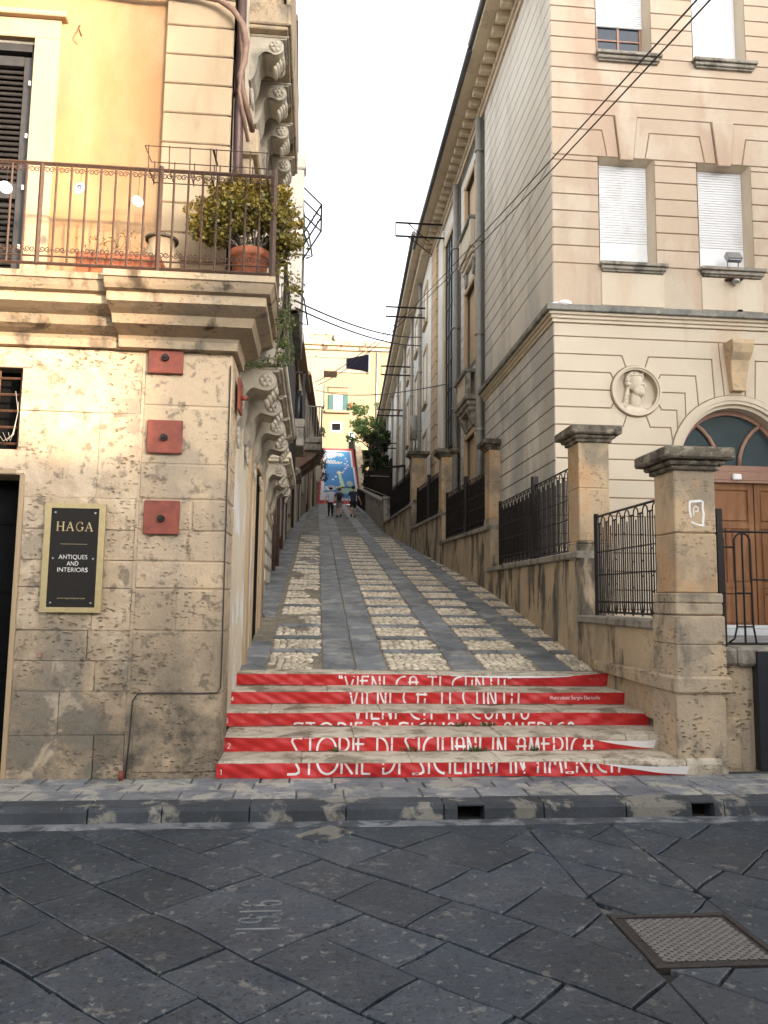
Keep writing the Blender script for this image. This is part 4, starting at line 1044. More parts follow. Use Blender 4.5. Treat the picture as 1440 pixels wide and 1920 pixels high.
P.append([(FS,4.71),(5.18,4.71)]+carc(248,208)+[(4.97,5.02),(FS,5.02)])
P.append([(5.87,5.02)]+carc(-28,-68)+[(5.66,4.71),(6.02,4.71)]+aarc(163,152)+[(6.14,5.02)])
P.append([(FS,4.40)]+aarc(zarc(4.40),163)+[(6.02,4.71),(5.66,4.71)]+carc(-68,-112)+[(5.18,4.71),(FS,4.71)])
P.append([(FS,4.13),(AC[0]-AR,4.13)]+aarc(180,zarc(4.40))[1:]+[(FS,4.40)])
for i in range(7,len(low)-1):
    z1=4.13 if i==7 else low[i]; z0=low[i+1]; P.append([(FS,z0),(AC[0]-AR,z0),(AC[0]-AR,z1),(FS,z1)])
mir=lambda p:(2*AC[0]-p[0],p[1])
P.append([mir(p) for p in [(2.4,5.95),(6.80,5.95)]+aarc(108,99)+[(6.93,6.26),(2.4,6.26)]])
for q in (([(5.0,5.64),(6.50,5.64)]+aarc(124,108)+[(6.80,5.95),(5.0,5.95)]),([(5.0,5.33),(6.30,5.33)]+aarc(139,124)+[(6.50,5.64),(5.0,5.64)]),([(5.0,5.02),(6.14,5.02)]+aarc(152,139)+[(6.30,5.33),(5.0,5.33)]),([(5.0,4.71),(6.02,4.71)]+aarc(163,152)+[(6.14,5.02),(5.0,5.02)]),([(5.0,4.40)]+aarc(zarc(4.40),163)+[(6.02,4.71),(5.0,4.71)]),([(5.0,4.13),(AC[0]-AR,4.13)]+aarc(180,zarc(4.40))[1:]+[(5.0,4.40)])): P.append([mir(p) for p in q])
for i in range(7,len(low)-1):
    z1=4.13 if i==7 else low[i]; z0=low[i+1]; P.append([mir((2.4,z0)),mir((AC[0]-AR,z0)),mir((AC[0]-AR,z1)),mir((2.4,z1))])
P.append(aarc(99,81)+[mir((6.93,6.26)),(6.93,6.26)])
for p in P: panel(fl_,p,fr,g=.010)
fl_.build('lower_front_wall',M['render_low'],RB)
# wall core behind grooves
kr=MB(); kr.prism([(FS+.012,1),(MC[0],1),(MC[0],MC[1]-.42)]+[(MC[0]+.42*math.cos(rad(a)),MC[1]+.42*math.sin(rad(a))) for a in range(255,90,-15)]+[(MC[0],MC[1]+.42),(MC[0],6.9),(FS+.012,6.9)],fr,-.4,-.015,0); kr.prism([(MC[0],1),(AC[0]-AR+.03,1),(AC[0]-AR+.03,6.9),(MC[0],6.9),(MC[0],MC[1]+.42)]+[(MC[0]+.42*math.cos(rad(a)),MC[1]+.42*math.sin(rad(a))) for a in range(75,-90,-15)]+[(MC[0],MC[1]-.42)],fr,-.4,-.015,0); kr.box(AC[0]+AR-.03,XR,FT+.015,FT+.4,1.0,6.9)
ap=[(AC[0]-AR+.03,6.9),(AC[0]-AR+.03,4.13)]+arc(AC[0],AC[1],AR-.03,180,0,24)+[(AC[0]+AR-.03,4.13),(AC[0]+AR-.03,6.9)]
kr.prism(ap,fr,-.4,-.015,0)
WIN=[(4.88,5.80),(6.70,7.60),(8.55,9.45),(10.4,11.3)]
for z0,z1 in((6.9,7.58),(9.6,11.53)): kr.box(FS+.012,XR,FT+.015,FT+.4,z0,z1)
for z0,z1 in((7.58,9.6),(11.53,13.6)):
    xs=[FS+.012]+[q for w_ in WIN for q in w_]+[XR]
    for i in range(0,len(xs),2): kr.box(xs[i]+(.06 if i else 0),xs[i+1]-(.06 if i<len(xs)-2 else 0),FT+.015,FT+.4,z0,z1)
kr.box(FS+.012,XR,FT+.015,FT+.4,13.6,13.96)
kr.build('wall_core',M['groove'],RB)
fu=MB(); P=[]
P.append([(FS,6.76),(XR,6.76),(XR,7.58),(FS,7.58)])
def rows(xa,xb,zs,out):
    for i in range(len(zs)-1): out.append([(xa,zs[i]),(xb,zs[i]),(xb,zs[i+1]),(xa,zs[i+1])])
for base,head in((7.58,9.6),(11.53,13.6)):
    zs=[z for z in ulo if base-.01<=z<head-.1]; zs=zs[:7]
    xs=[FS]+[q for w_ in WIN for q in w_]+[XR]
    for i in range(0,len(xs),2):
        a=xs[i]+(0 if i==0 else .05); b_=xs[i+1]-(.05 if i<len(xs)-2 else 0)
        rows(a,b_,zs,P)
    z9=zs[-1]; zA=z9+.31 ; zB=zA+.29; zC=zB+.29
    for i in range(0,len(xs),2):
        cl_=(xs[i-1]+xs[i])/2 if i else None; cr=(xs[i+1]+xs[i+2])/2 if i<len(xs)-2 else None
        hz=head-.02
        # lowest row stays full between windows: z9..hz
        a=xs[i]+(0 if i==0 else .05); b_=xs[i+1]-(.05 if i<len(xs)-2 else 0)
        P.append([(a,z9),(b_,z9),(b_,hz),(a,hz)])
        l=[(cl_+.35,hz),(cl_+.44,zB)] if cl_ else [(FS,hz),(FS,zB)]
        r=[(cr-.44,zB),(cr-.35,hz)] if cr else [(XR,zB),(XR,hz)]
        P.append([l[0],r[1],r[0],l[1]])
        l2=[(cl_+.44,zB),(cl_+.35,hz),(cl_+.13,hz),(cl_+.21,zC)] if cl_ else [(FS,zB),(FS,zC)]
        r2=[(cr-.21,zC),(cr-.13,hz),(cr-.35,hz),(cr-.44,zB)] if cr else [(XR,zC),(XR,zB)]
        P.append(l2+r2)
    if base<8: rows(FS,XR,[zC]+[z for z in ulo if zC+.1<z<11.54],P)
for p in P:
    panel(fu,p,fr,g=.010)
fu.build('upper_front_wall',M['render_front'],RB)
for base in(9.6,13.6):
    for a,b_ in WIN:
        kk=MB(); c=(a+b_)/2; kk.prism([(c-.118,base-.07),(c+.118,base-.07),(c+.205,base+.765),(c-.205,base+.765)],fr,-.03,.04,.01); kk.build('keystone',M['render_front'],RB)
# windows of the front
for k,(a,b_) in enumerate(WIN):
    for f_,base in((0,7.58),(1,11.53)):
        wf=MB(); head=base+2.02
        # splayed reveal
        wf.poly([(a-.05,FT-.002,base),(a+.02,FT+.22,base),(a+.02,FT+.22,head-.07),(a-.05,FT-.002,head)][::-1]); wf.poly([(b_+.05,FT-.002,base),(b_-.02,FT+.22,base),(b_-.02,FT+.22,head-.07),(b_+.05,FT-.002,head)])
        wf.poly([(a-.05,FT-.002,head),(a+.02,FT+.22,head-.07),(b_-.02,FT+.22,head-.07),(b_+.05,FT-.002,head)][::-1])
        wf.box(a-.12,a+.02,FT+.22,FT+.26,base,head); wf.box(b_-.02,b_+.12,FT+.22,FT+.26,base,head); wf.box(a-.06,a-.055,FT+.02,FT+.22,base,head); wf.box(b_+.055,b_+.06,FT+.02,FT+.22,base,head)
        wo_=wf.build('window',M['render_low'],RB)
        sm=MB(); zlow=base+.03; 
        half = (f_==1 and k==0)
        zb=base+.72 if half else base+.03
        z=zb
        n_slat=0
        while z<head-.09:
            top=min(z+.047,head-.07)
            if z<base+.5 and not half and f_==0: top=base+.5; sm.box(a+.02,b_-.02,FT+.20,FT+.215,z,top)
            elif f_==1 and not half: top=head-.07; sm.box(a+.02,b_-.02,FT+.20,FT+.215,z,top)
            else: sm.prism([(FT+.203,z+.004),(FT+.192,z+.010),(FT+.192,top-.006),(FT+.203,top)],(Vector((a+.02,0,0)),Y,Z,X),0,b_-a-.04)
            z=top
        sm.box(a+.02,b_-.02,FT+.204,FT+.214,zb,head-.07)
        sm.build('roller_shutter',M['shutter_white'],wo_)
        if half:
            gl=MB(); gl.box(a+.02,b_-.02,FT+.235,FT+.25,base+.02,zb+.1); gl.build('glass',M['glass_dark'],wo_)
            bf=MB(); c=(a+b_)/2
            for x in(a+.04,c-.01,b_-.05): bf.box(x-.02,x+.02,FT+.215,FT+.24,base+.02,zb+.05)
            bf.box(a+.03,b_-.03,FT+.216,FT+.236,base+.45,base+.48); bf.box(a+.03,b_-.03,FT+.216,FT+.236,base+.02,base+.05); bf.build('frame',M['arch_wood'],wo_)
        sl_=MB(); sl_.box(a-.08,b_+.22,FT-.13,FT+.24,base-.035,base+.025,c=.008); sl_.box(a-.05,b_+.19,FT-.09,FT,base-.10,base-.035,c=.01); sl_.box(a-.02,b_+.16,FT-.05,FT,base-.13,base-.10)
        sl_.build('sill',M['coping'],wo_)
        if f_==0:
            pn=MB(); pn.box(a-.04,b_+.18,FT-.018,FT,base-.74,base-.14,c=.012); pn.build('apron_panel',M['render_low'],wo_)
# string course wrapping the corner
sc=MB()
for (z0,z1,o_) in((6.50,6.56,.03),(6.56,6.62,.06),(6.62,6.67,.10)): sc.box(FS-o_,XR,FT-o_,FT+.05,z0,z1,c=.008); sc.box(FS-o_,FS+.02,FT+.05,18.0,z0,z1,c=.008)
sc.build('string_moulding',M['render_low'],RB)
sc=MB(); sc.box(FS-.16,XR,FT-.16,FT+.05,6.67,6.78,c=.012); sc.box(FS-.16,FS+.02,FT+.05,18.0,6.67,6.78,c=.012); sc.build('string_course',M['ledge_stone'],RB)
# arch, door, fanlight
ar=MB()
def ring(mb,c,r0,r1,a0,a1,fr,h0,h1,n=30,m=0):
    for i in range(n):
        x0_=a0+(a1-a0)*i/n; x1_=a0+(a1-a0)*(i+1)/n
        pts=[(c[0]+r*math.cos(rad(a)),c[1]+r*math.sin(rad(a))) for r,a in((r0,x0_),(r1,x0_),(r1,x1_),(r0,x1_))]
        mb.prism(pts,fr,h0,h1,0,m)
ring(ar,AC,1.10,1.185,0,180,fr,-.05,.03); ring(ar,AC,1.04,1.10,0,180,fr,-.2,.012); ring(ar,AC,.98,1.04,0,180,fr,-.35,-.05)
for sg in(-1,1):
    for r0_,r1_,h0,h1 in((1.10,1.185,-.05,.03),(1.04,1.10,-.2,.012),(.98,1.04,-.35,-.05)):
        xa=AC[0]+sg*r0_; xb=AC[0]+sg*r1_; ar.box(min(xa,xb),max(xa,xb),FT-h1,FT-h0,1.2,4.13)
ar.build('arch_moulding',M['render_low'],RB)
ks=MB(); pr=[(-.16,6.24),(-.30,6.24),(-.315,6.16),(-.27,6.02),(-.18,5.9),(-.14,5.7),(-.13,5.55),(-.13,5.38),(0,5.38),(0,6.24)]
b0=len(ks.v)
for z,dx in((6.24,.20),(5.38,.11)): pass
n=len(pr)
for sgn in(-1,1):
    for y_,z in pr: k=(z-5.38)/.86; ks.v.append((AC[0]+.02+sgn*(.115+.085*k),FT+y_,z))
for i in range(n): j=(i+1)%n; ks.face((b0+i,b0+n+i,b0+n+j,b0+j))
ks.face(range(b0,b0+n)); ks.face(list(range(b0+n,b0+2*n))[::-1]); ks.build('arch_keystone',M['pier_stone'],RB)
dt=FT+.30
fw_=MB()
ring(fw_,AC,.90,.985,0,180,FRONT(dt),-.05,.05)
fw_.box(6.21,8.19,dt-.06,dt+.05,4.02,4.13,c=.01); fw_.box(6.21,8.19,dt-.09,dt+.05,3.86,4.02,c=.012); fw_.box(6.21,8.19,dt-.11,dt+.05,3.82,3.86)
# curved glazing bars
for sg in(-1,1):
    pth=[(AC[0]+sg*(.20+.42*math.sin(rad(a))**2),dt-.02,4.13+.72*math.sin(rad(a))) for a in(0,15,30,45,60,75,90)]
    pth=[(AC[0]+sg*x,dt-.02,z) for x,z in((.19,4.13),(.21,4.30),(.26,4.46),(.35,4.62),(.47,4.76),(.62,4.87))]
    fw_.tube(pth,.038,6)
arw=fw_.build('arch_frame',M['arch_wood'],RB)
fg=MB(); fg.prism([(AC[0]-.93,4.10)]+arc(AC[0],AC[1],.93,180,0,24)+[(AC[0]+.93,4.10)],FRONT(dt),-.03,-.01); fg.build('fanlight_glass',M['blue_glass'],RB)
dl=MB(); DZ0=1.22
def door_leaf(mb,x0,x1):
    mb.box(x0,x1,dt,dt+.05,DZ0,3.82)
    for xa,xb in((x0,x0+.10),(x1-.10,x1)): mb.box(xa,xb,dt-.03,dt,DZ0,3.82,c=.004)
    for z0,z1 in((DZ0,DZ0+.14),(1.98,2.08),(3.02,3.13),(3.70,3.82),(DZ0+.68,DZ0+.78)): mb.box(x0+.10,x1-.10,dt-.028,dt,z0,z1,c=.004)
    c=(x0+x1)/2
    if x1-x0>.6:
        mb.box(c-.045,c+.045,dt-.026,dt,2.08,3.02,c=.004)
        ps_=[(x0+.13,c-.075,2.11,2.99),(c+.075,x1-.13,2.11,2.99),(x0+.13,x1-.13,3.16,3.67),(x0+.13,x1-.13,DZ0+.17,DZ0+.65)]
    else: ps_=[(x0+.12,x1-.12,2.11,2.99),(x0+.12,x1-.12,3.16,3.67),(x0+.12,x1-.12,DZ0+.17,DZ0+.65)]
    for xa,xb,za,zb in ps_: mb.box(xa,xb,dt-.022,dt,za,zb,c=.018)
door_leaf(dl,6.22,6.66); door_leaf(dl,6.68,7.62); door_leaf(dl,7.64,8.18)
do=dl.build('wooden_door',M['door_wood'],RB)
hd=MB(); hd.box(6.66,6.70,dt-.05,dt-.03,2.18,2.36); hd.tube([(6.68,dt-.05,2.25),(6.68,dt-.09,2.25),(6.78,dt-.09,2.25)],.012,6); hd.box(6.65,6.70,dt-.07,dt-.05,2.10,2.17,c=.005); hd.build('handle',M['steel'],do)
th_=MB(); th_.box(5.9,8.5,FT-.35,FT+.4,1.2,1.30,c=.01); th_.box(6.02,8.4,FT+.0,FT+.4,1.30,1.36,c=.01); th_.build('door_step',M['marble'],RB)
o=MB(); o.box(7.20,7.36,dt-.16,dt-.10,3.86,3.97,c=.02); tag(o.build('entrance_lamp',M['white_vinyl']),'small white lamp fixed on the beam above the wooden door','lamp')
# medallion with a crowned bearded head in relief
md=MB(); ring(md,MC,.405,.44,0,360,fr,-.06,.06,40); ring(md,MC,.375,.405,0,360,fr,-.06,.035,40)
md.prism(arc(MC[0],MC[1],.41,0,351,40),fr,-.25,-.12); ring(md,MC,.375,.42,0,360,fr,-.15,-.01,40); mo=md.build('medallion',M['render_low'],RB)
hb_=MB(); t0_=FT+.085
def B(x,z,rx,rz_,y=0,ry=None,rot=None): hb_.ball((MC[0]+x*1.12,t0_+y*.9,MC[1]+z*1.12+.02),rx*1.12,(ry or min(rx,rz_)),rz_*1.12,12,9,rot=rot)
Rm=lambda a: Matrix.Rotation(rad(a),3,'Y')
B(.02,.13,.115,.15,-.03,.10); B(.06,.02,.085,.09,-.05,.08)              # skull, jaw
B(.135,.075,.022,.05,-.10,.03); B(.15,.055,.02,.018,-.10,.025)         # nose
B(.10,.10,.06,.02,-.105,.025); B(.115,.02,.03,.012,-.105,.02); B(.11,-.005,.028,.011,-.10,.02)
B(.085,-.035,.065,.055,-.07,.07); B(.03,-.01,.06,.07,-.07,.06)          # beard
B(.02,-.14,.085,.16,.0,.08)                                             # neck
B(.0,-.30,.33,.10,.03,.08); B(-.2,-.25,.14,.07,.02,.07); B(.22,-.25,.13,.07,.02,.07); B(0,-.34,.25,.10,0,.08)
for i in range(12):
    a=rad(20+i*17); B(.0+.125*math.cos(a),.14+.13*math.sin(a)+.01,.035,.035,-.04+rnd(-.02,.02),.05)
for i in range(7): B(-.09-.012*i,.10-.055*i,.035,.045,-.02,.05)
for i in range(5): B(-.05+.045*i,.255+(.02 if i%2==0 else 0),.016,.035,-.05,.03)
B(.03,.235,.12,.018,-.045,.08)
ho=hb_.build('relief_head',M['render_low'],mo)
rm=ho.modifiers.new('remesh','REMESH'); rm.mode='VOXEL'; rm.voxel_size=.009; rm.use_smooth_shade=True
ey=MB()
for x in(.085,.14): ey.ball((MC[0]+x,t0_-.105,MC[1]+.105),.013,.012,.008)
ey.build('eye',M['groove'],mo)
# alley side wall
sd=MB(); frs=SIDE_R(FS)
lowz=[6.50]+low
for i in range(len(lowz)-1): panel(sd,[(FT,lowz[i+1]),(17.9,lowz[i+1]),(17.9,lowz[i]),(FT,lowz[i])],frs,g=.011)
sd.build('lower_side_wall',M['render_side'],RB)
su=MB()
for i in range(len(ulo)-1):
    panel(su,[(FT,ulo[i]),(17.9,ulo[i]),(17.9,ulo[i+1]),(FT,ulo[i+1])],frs,g=.011)
panel(su,[(FT,6.78),(17.9,6.78),(17.9,7.58),(FT,7.58)],frs)
# bay with windows between downpipes
bay=[18.3,19.0,20.35,21.05]
zb_=[1.9+.31*i for i in range(40)]; zb_=[z for z in zb_ if z<13.9]
wz=[(4.4,6.0),(7.95,10.1),(11.6,13.2)]
for i in range(len(zb_)-1):
    z0,z1=zb_[i],zb_[i+1]
    blk=any(z0<b_ and z1>a for a,b_ in wz)
    if blk: panel(su,[(bay[0],z0),(bay[1],z0),(bay[1],z1),(bay[0],z1)],frs,c=.004); panel(su,[(bay[2],z0),(bay[3],z0),(bay[3],z1),(bay[2],z1)],frs,c=.004)
    else: panel(su,[(bay[0],z0),(bay[3],z0),(bay[3],z1),(bay[0],z1)],frs,c=.004)
su.build('upper_side_wall',M['render_side'],RB)
kc=MB(); kc.box(FS+.015,FS+.3,FT+.02,18.35,1.0,13.95); kc.box(FS+.015,FS+.3,18.35,19.0,1,13.95); kc.box(FS+.015,FS+.3,20.35,21.7,1,13.95)
for a,b_ in((1,4.4),(6.0,7.95),(10.1,11.6),(13.2,13.95)): kc.box(FS+.015,FS+.3,19.0,20.35,a,b_)
kc.build('side_wall_core',M['grey_groove'],RB)
for a,b_ in wz:
    wn=MB(); wn.box(FS-.03,FS+.06,18.93,19.02,a,b_+.1,c=.006); wn.box(FS-.03,FS+.06,20.33,20.42,a,b_+.1,c=.006); wn.box(FS-.03,FS+.06,18.93,20.42,b_,b_+.12,c=.006); wn.box(FS+.12,FS+.16,19.0,20.35,a,b_)
    wo_=wn.build('side_window',M['ochre_trim'],RB)
# two stone balconies on the side
for zc,pj,hh in((6.78,.30,.80),(10.86,.20,.84)):
    bb=MB(); x_=FS-pj
    bb.box(x_,FS,18.80,20.40,zc,zc+.13,c=.02); bb.box(x_+.05,FS,18.86,20.34,zc-.13,zc,c=.03); bb.box(x_+.10,FS,18.92,20.28,zc-.26,zc-.13,c=.03)
    for t in(18.82,20.22): bb.box(x_+.02,x_+.14,t,t+.16,zc+.13,zc+hh-.09,c=.01)
    bb.box(FS-.06,FS,18.82,18.98,zc+.13,zc+hh-.09,c=.01)
    if zc>8: bb.box(x_+.05,x_+.11,18.98,20.22,zc+.13,zc+hh-.09,c=.01)
    bo_=bb.build('stone_balcony',M['coping'] if zc<8 else M['render_low'],RB)
    tl=MB(); tl.box(x_-.02,FS,18.78,20.42,zc+hh-.09,zc+hh,c=.015); tl.build('top_rail',M['ledge_stone'],bo_)
    if zc<8:
        for i in range(8):
            bl=MB(); bl.lathe((x_+.08,19.06+i*.155,zc+.13),[(.04,0),(.03,.06),(.055,.2),(.03,.42),(.045,.55),(.045,hh-.22)],8); bl.build('baluster',M['render_low'],bo_)
    for t in(18.98,19.98):
        c_=MB(); c_.prism([(0,zc-.26),(-pj+.1,zc-.26),(-pj+.14,zc-.36),(-.06,zc-.62),(0,zc-.62)],(Vector((FS,t,0)),X,Z,Y),0,.2,0,back=True); c_.build('bracket',M['coping'],bo_)
# pale wall with the tall glazed window
pw=MB(); pw.box(FS+.02,FS+.3,21.05,21.95,1,13.95); pw.box(FS+.02,FS+.3,23.75,25.35,1,13.95); pw.box(FS+.02,FS+.3,21.95,23.75,13.1,13.95); pw.box(FS+.02,FS+.3,21.95,23.75,1,4.4)
pw.box(FS-.04,FS+.05,24.1,24.5,1,13.9,c=.02); pw.build('pale_side_wall',M['pale_render'],RB)
tw=MB(); tw.box(FS-.02,FS+.2,21.85,21.98,4.4,13.2,c=.01); tw.box(FS-.02,FS+.2,23.72,23.95,4.4,13.2,c=.01); tw.box(FS-.02,FS+.2,21.85,23.95,13.1,13.3,c=.01); two=tw.build('tall_window',M['ochre_trim'],RB)
tg=MB(); tg.box(FS+.06,FS+.14,21.98,23.72,6.4,13.1); tg.build('glass',M['sky_tint_glass'],two)
tg=MB(); tg.box(FS+.06,FS+.14,21.98,23.72,4.4,6.4); tg.build('lower_glass',M['blue_glass'],two)
tb=MB()
for i in range(5): t=21.98+i*.435; tb.box(FS+.02,FS+.06,t-.02,t+.02,4.4,13.1)
for z in(4.9,5.7,6.4,7.3,8.2,9.1,10.0,10.9,11.8,12.6): tb.box(FS+.025,FS+.06,21.98,23.72,z,z+.03)
tb.build('glazing_bars',M['iron'],two)
qq=MB(); z=1
while z<13.9: qq.box(FS-.06,FS+.3,25.35,26.45,z+.01,min(z+.43,13.93),c=.015,tone=rnd(-.04,.04)); z+=.44
qq.build('quoins',M['ochre_trim'],RB)
# eaves with modillions and gutter
ev=MB()
for z0,z1,o_ in((13.95,14.05,.06),(14.05,14.12,.12)): ev.box(FS-o_,XR,FT-o_,FT+.3,z0,z1,c=.01); ev.box(FS-o_,FS+.2,FT+.3,26.5,z0,z1,c=.01)
ev.box(FS-.66,XR,FT-.66,FT+.3,14.30,14.42,c=.02); ev.box(FS-.66,FS+.2,FT+.3,26.5,14.30,14.42,c=.02)
ev.box(FS-.1,FS+.2,FT-.1,26.5,14.12,14.30)
ev.build('eaves',M['pale_eave'],RB)
t=FT-.5
while t<26.4: mo_=MB(); mo_.box(FS-.38,FS-.09,t,t+.17,14.13,14.305,c=.015); mo_.build('modillion',M['pale_eave'],RB); t+=.42
gu=MB(); gu.tube([(FS-.70,FT-.7,14.42),(FS-.70,16.2,14.42)],.07,8); gu.tube([(FS-.70,16.25,14.36),(FS-.70,26.5,14.36)],.07,8); gu.tube([(FS-.7,FT-.7,14.42),(XR,FT-.7,14.42)],.07,8); gu.build('gutter',M['roof_dark'],RB)
rf=MB(); rf.poly([(FS-.72,FT-.72,14.44),(XR,FT-.72,14.44),(XR,FT+4,16.0),(FS+4,FT+4,16.0)]); rf.poly([(FS-.72,FT-.72,14.44),(FS+4,FT+4,16),(FS+4,26.6,16),(FS-.72,26.6,14.44)]); rf.box(FS-.62,FS+.1,FT,26.5,14.421,14.43); rf.build('roof',M['roof_tile'],RB)
bk=MB(); bk.box(FS+.3,XR,FT+.4,FT+.6,1,14.3); bk.box(XR-.02,XR+.3,FT,26,1,14.3); bk.build('inner_wall',M['groove'],RB)
# downpipes of the palazzo
def downp(s,t,z0,z1,r,lab,m='pipe_grey',grp='grey downpipes on the right hand facades'):
    o=MB(); o.tube([(s-r-.02,t,z0),(s-r-.02,t,z1)],r,10)
    z=z0+1.5
    while z<z1: o.tube([(s-r-.02,t,z),(s-r-.02,t,z+.06)],r*1.3,10); z+=2.4
    tag(o.build('downpipe',M[m]),lab,'downpipe',grp)
downp(FS,18.1,1.9,13.9,.085,'grey downpipe on the palazzo side wall, nearest the street corner')
downp(FS,21.3,3.2,13.9,.085,'grey downpipe on the palazzo side wall, between the balconies and the tall window')
# floodlight on the sill, small lamp under it
fdl=thing('floodlight','grey floodlight standing on the sill of the right lower window','floodlight',(7.18,FT-.1,7.6))
b=MB(); Rr=Matrix.Rotation(rad(-35),3,'X'); 
def rbox(mb,c,hx,hy,hz,R_,m=0):
    b0=len(mb.v)
    for z in(-1,1):
        for y in(-1,1):
            for x in(-1,1): mb.v.append(tuple(Vector(c)+R_@Vector((x*hx,y*hy,z*hz))))
    for q in((0,2,3,1),(4,5,7,6),(0,1,5,4),(2,6,7,3),(0,4,6,2),(1,3,7,5)): mb.face([b0+i for i in q],m)
rbox(b,(7.20,FT-.12,7.78),.125,.05,.09,Rr); rbox(b,(7.20,FT-.09,7.79),.10,.06,.06,Rr); b.build('housing',M['steel'],fdl)
b=MB(); rbox(b,(7.20,FT-.163,7.752),.105,.003,.07,Rr); b.build('lens',M['sky_tint_glass'],fdl)
b=MB(); b.bar((7.10,FT-.1,7.61),(7.10,FT-.1,7.74),.018); b.bar((7.30,FT-.1,7.61),(7.30,FT-.1,7.74),.018); b.build('bracket',M['steel'],fdl)
sl2=thing('wall_spotlight','small dark wall spotlight just below the sill of the right lower window','lamp',(7.25,FT-.1,7.35))
b=MB(); b.box(7.08,7.38,FT-.16,FT,7.38,7.42,c=.01); b.build('arm',M['rust'],sl2); b=MB(); b.ball((7.22,FT-.14,7.34),.07,.07,.045); b.build('head',M['steel'],sl2)
b=MB(); b.box(7.25,7.33,FT-.14,FT-.06,6.78,6.83,c=.01); tag(b.build('junction_box',M['dark']),'tiny dark box on the string course under the floodlight','box')
b=MB(); b.ball((4.15,FT-.1,6.80),.13,.09,.06); b.ball((4.0,FT-.05,6.79),.08,.08,.05); tag(b.build('mortar_lump',M['white_vinyl']),'whitish lump on the string course at the palazzo corner','debris')
# ================================================================== PIERS, LOW WALLS, RAILINGS
GP='stone piers along the right side of the ramp'
def cap(mb,x0,x1,y0,y1,z0,z1,ov):
    h=z1-z0
    mb.box(x0-ov*.25,x1+ov*.25,y0-ov*.25,y1+ov*.25,z0,z0+h*.22,c=.01); mb.box(x0-ov*.55,x1+ov*.55,y0-ov*.55,y1+ov*.55,z0+h*.22,z0+h*.45,c=.02); mb.box(x0-ov,x1+ov,y0-ov,y1+ov,z0+h*.45,z1,c=.02)
p=thing('gate_pier','nearest stone pier, with a pasted paper scrap, at the foot of the steps','pier',(3.75,7.5,.12),GP)
b=MB()
for x0,x1,z0,z1,y0,y1 in((3.48,3.97,.12,.87,7.25,7.80),(3.50,4.00,1.03,1.33,7.26,7.80),(3.50,4.00,1.33,1.61,7.263,7.80),(3.502,3.985,1.62,1.73,7.27,7.78),(3.505,3.99,1.735,1.83,7.268,7.78)): b.box(x0,x1,y0,y1,z0,z1,c=.012,tone=rnd(-.06,.06))
b.box(3.45,4.03,7.215,7.83,.865,1.03,c=.022); b.box(3.49,3.96,7.26,7.80,.80,1.04)
b.build('plinth',M['pier_plinth'],p)
b=MB(); 
for z0,z1 in((1.83,2.42),(2.425,3.06)): b.box(3.53,3.955,7.29,7.75,z0,z1,c=.014,tone=rnd(-.05,.05))
b.build('shaft',M['pier_stone'],p)
b=MB(); cap(b,3.53,3.955,7.29,7.75,3.05,3.27,.15); b.build('cap',M['cap_stone'],p)
b=MB()
rg=random.Random(5)
for i in range(15):
    x0,z0=(-.072,-.10)
    side=i%4
def blob(pts,wd):
    for i in range(len(pts)-1):
        a_=Vector((*pts[i],0)); b__=Vector((*pts[i+1],0)); d_=(b__-a_).normalized(); q_=Vector((-d_.y,d_.x,0)); w0=wd*rnd(.6,1.3); w1_=wd*rnd(.6,1.3); a_=a_-d_*wd*.4; b__=b__+d_*wd*.4
        b.prism([((a_+q_*w0)[:2][0],(a_+q_*w0)[1]),((b__+q_*w1_)[0],(b__+q_*w1_)[1]),((b__-q_*w1_*.8)[0],(b__-q_*w1_*.8)[1]),((a_-q_*w0*.8)[0],(a_-q_*w0*.8)[1])],FRONT(7.29),-.002,.003+rnd(0,.002),0)
OX,OZ=3.755,2.62
blob([(OX-.07,OZ+.0),(OX-.072,OZ+.06),(OX-.066,OZ+.115),(OX-.01,OZ+.118),(OX+.045,OZ+.125),(OX+.066,OZ+.115)],.013)
blob([(OX+.066,OZ+.115),(OX+.062,OZ+.05),(OX+.07,OZ-.01),(OX+.06,OZ-.08),(OX+.066,OZ-.12)],.015)
blob([(OX+.066,OZ-.12),(OX+.02,OZ-.115),(OX-.02,OZ-.105),(OX-.055,OZ-.085)],.010)
blob([(OX-.07,OZ+.0),(OX-.06,OZ-.04)],.010)
blob([(OX-.03,OZ-.02),(OX-.03,OZ+.05),(OX-.008,OZ+.075),(OX+.016,OZ+.055),(OX+.012,OZ+.02),(OX-.012,OZ+.02)],.006)
sc_=b.build('paper_scrap',M['white_vinyl']); tag(sc_,'torn white paper scrap pasted on the front of the nearest pier','paper')
PI=[(3.62,4.06,10.32,10.78,2.42,4.17,2,'second stone pier up the ramp, beside the palazzo corner'),
(3.74,4.20,16.40,16.86,3.36,5.24,3,'third stone pier up the ramp, in front of the banded side wall'),
(3.48,3.93,21.3,21.76,4.15,5.96,4,'fourth stone pier up the ramp, in front of the tall glazed window'),
(3.22,3.68,26.0,26.46,4.95,6.78,5,'fifth and farthest stone pier up the ramp')]
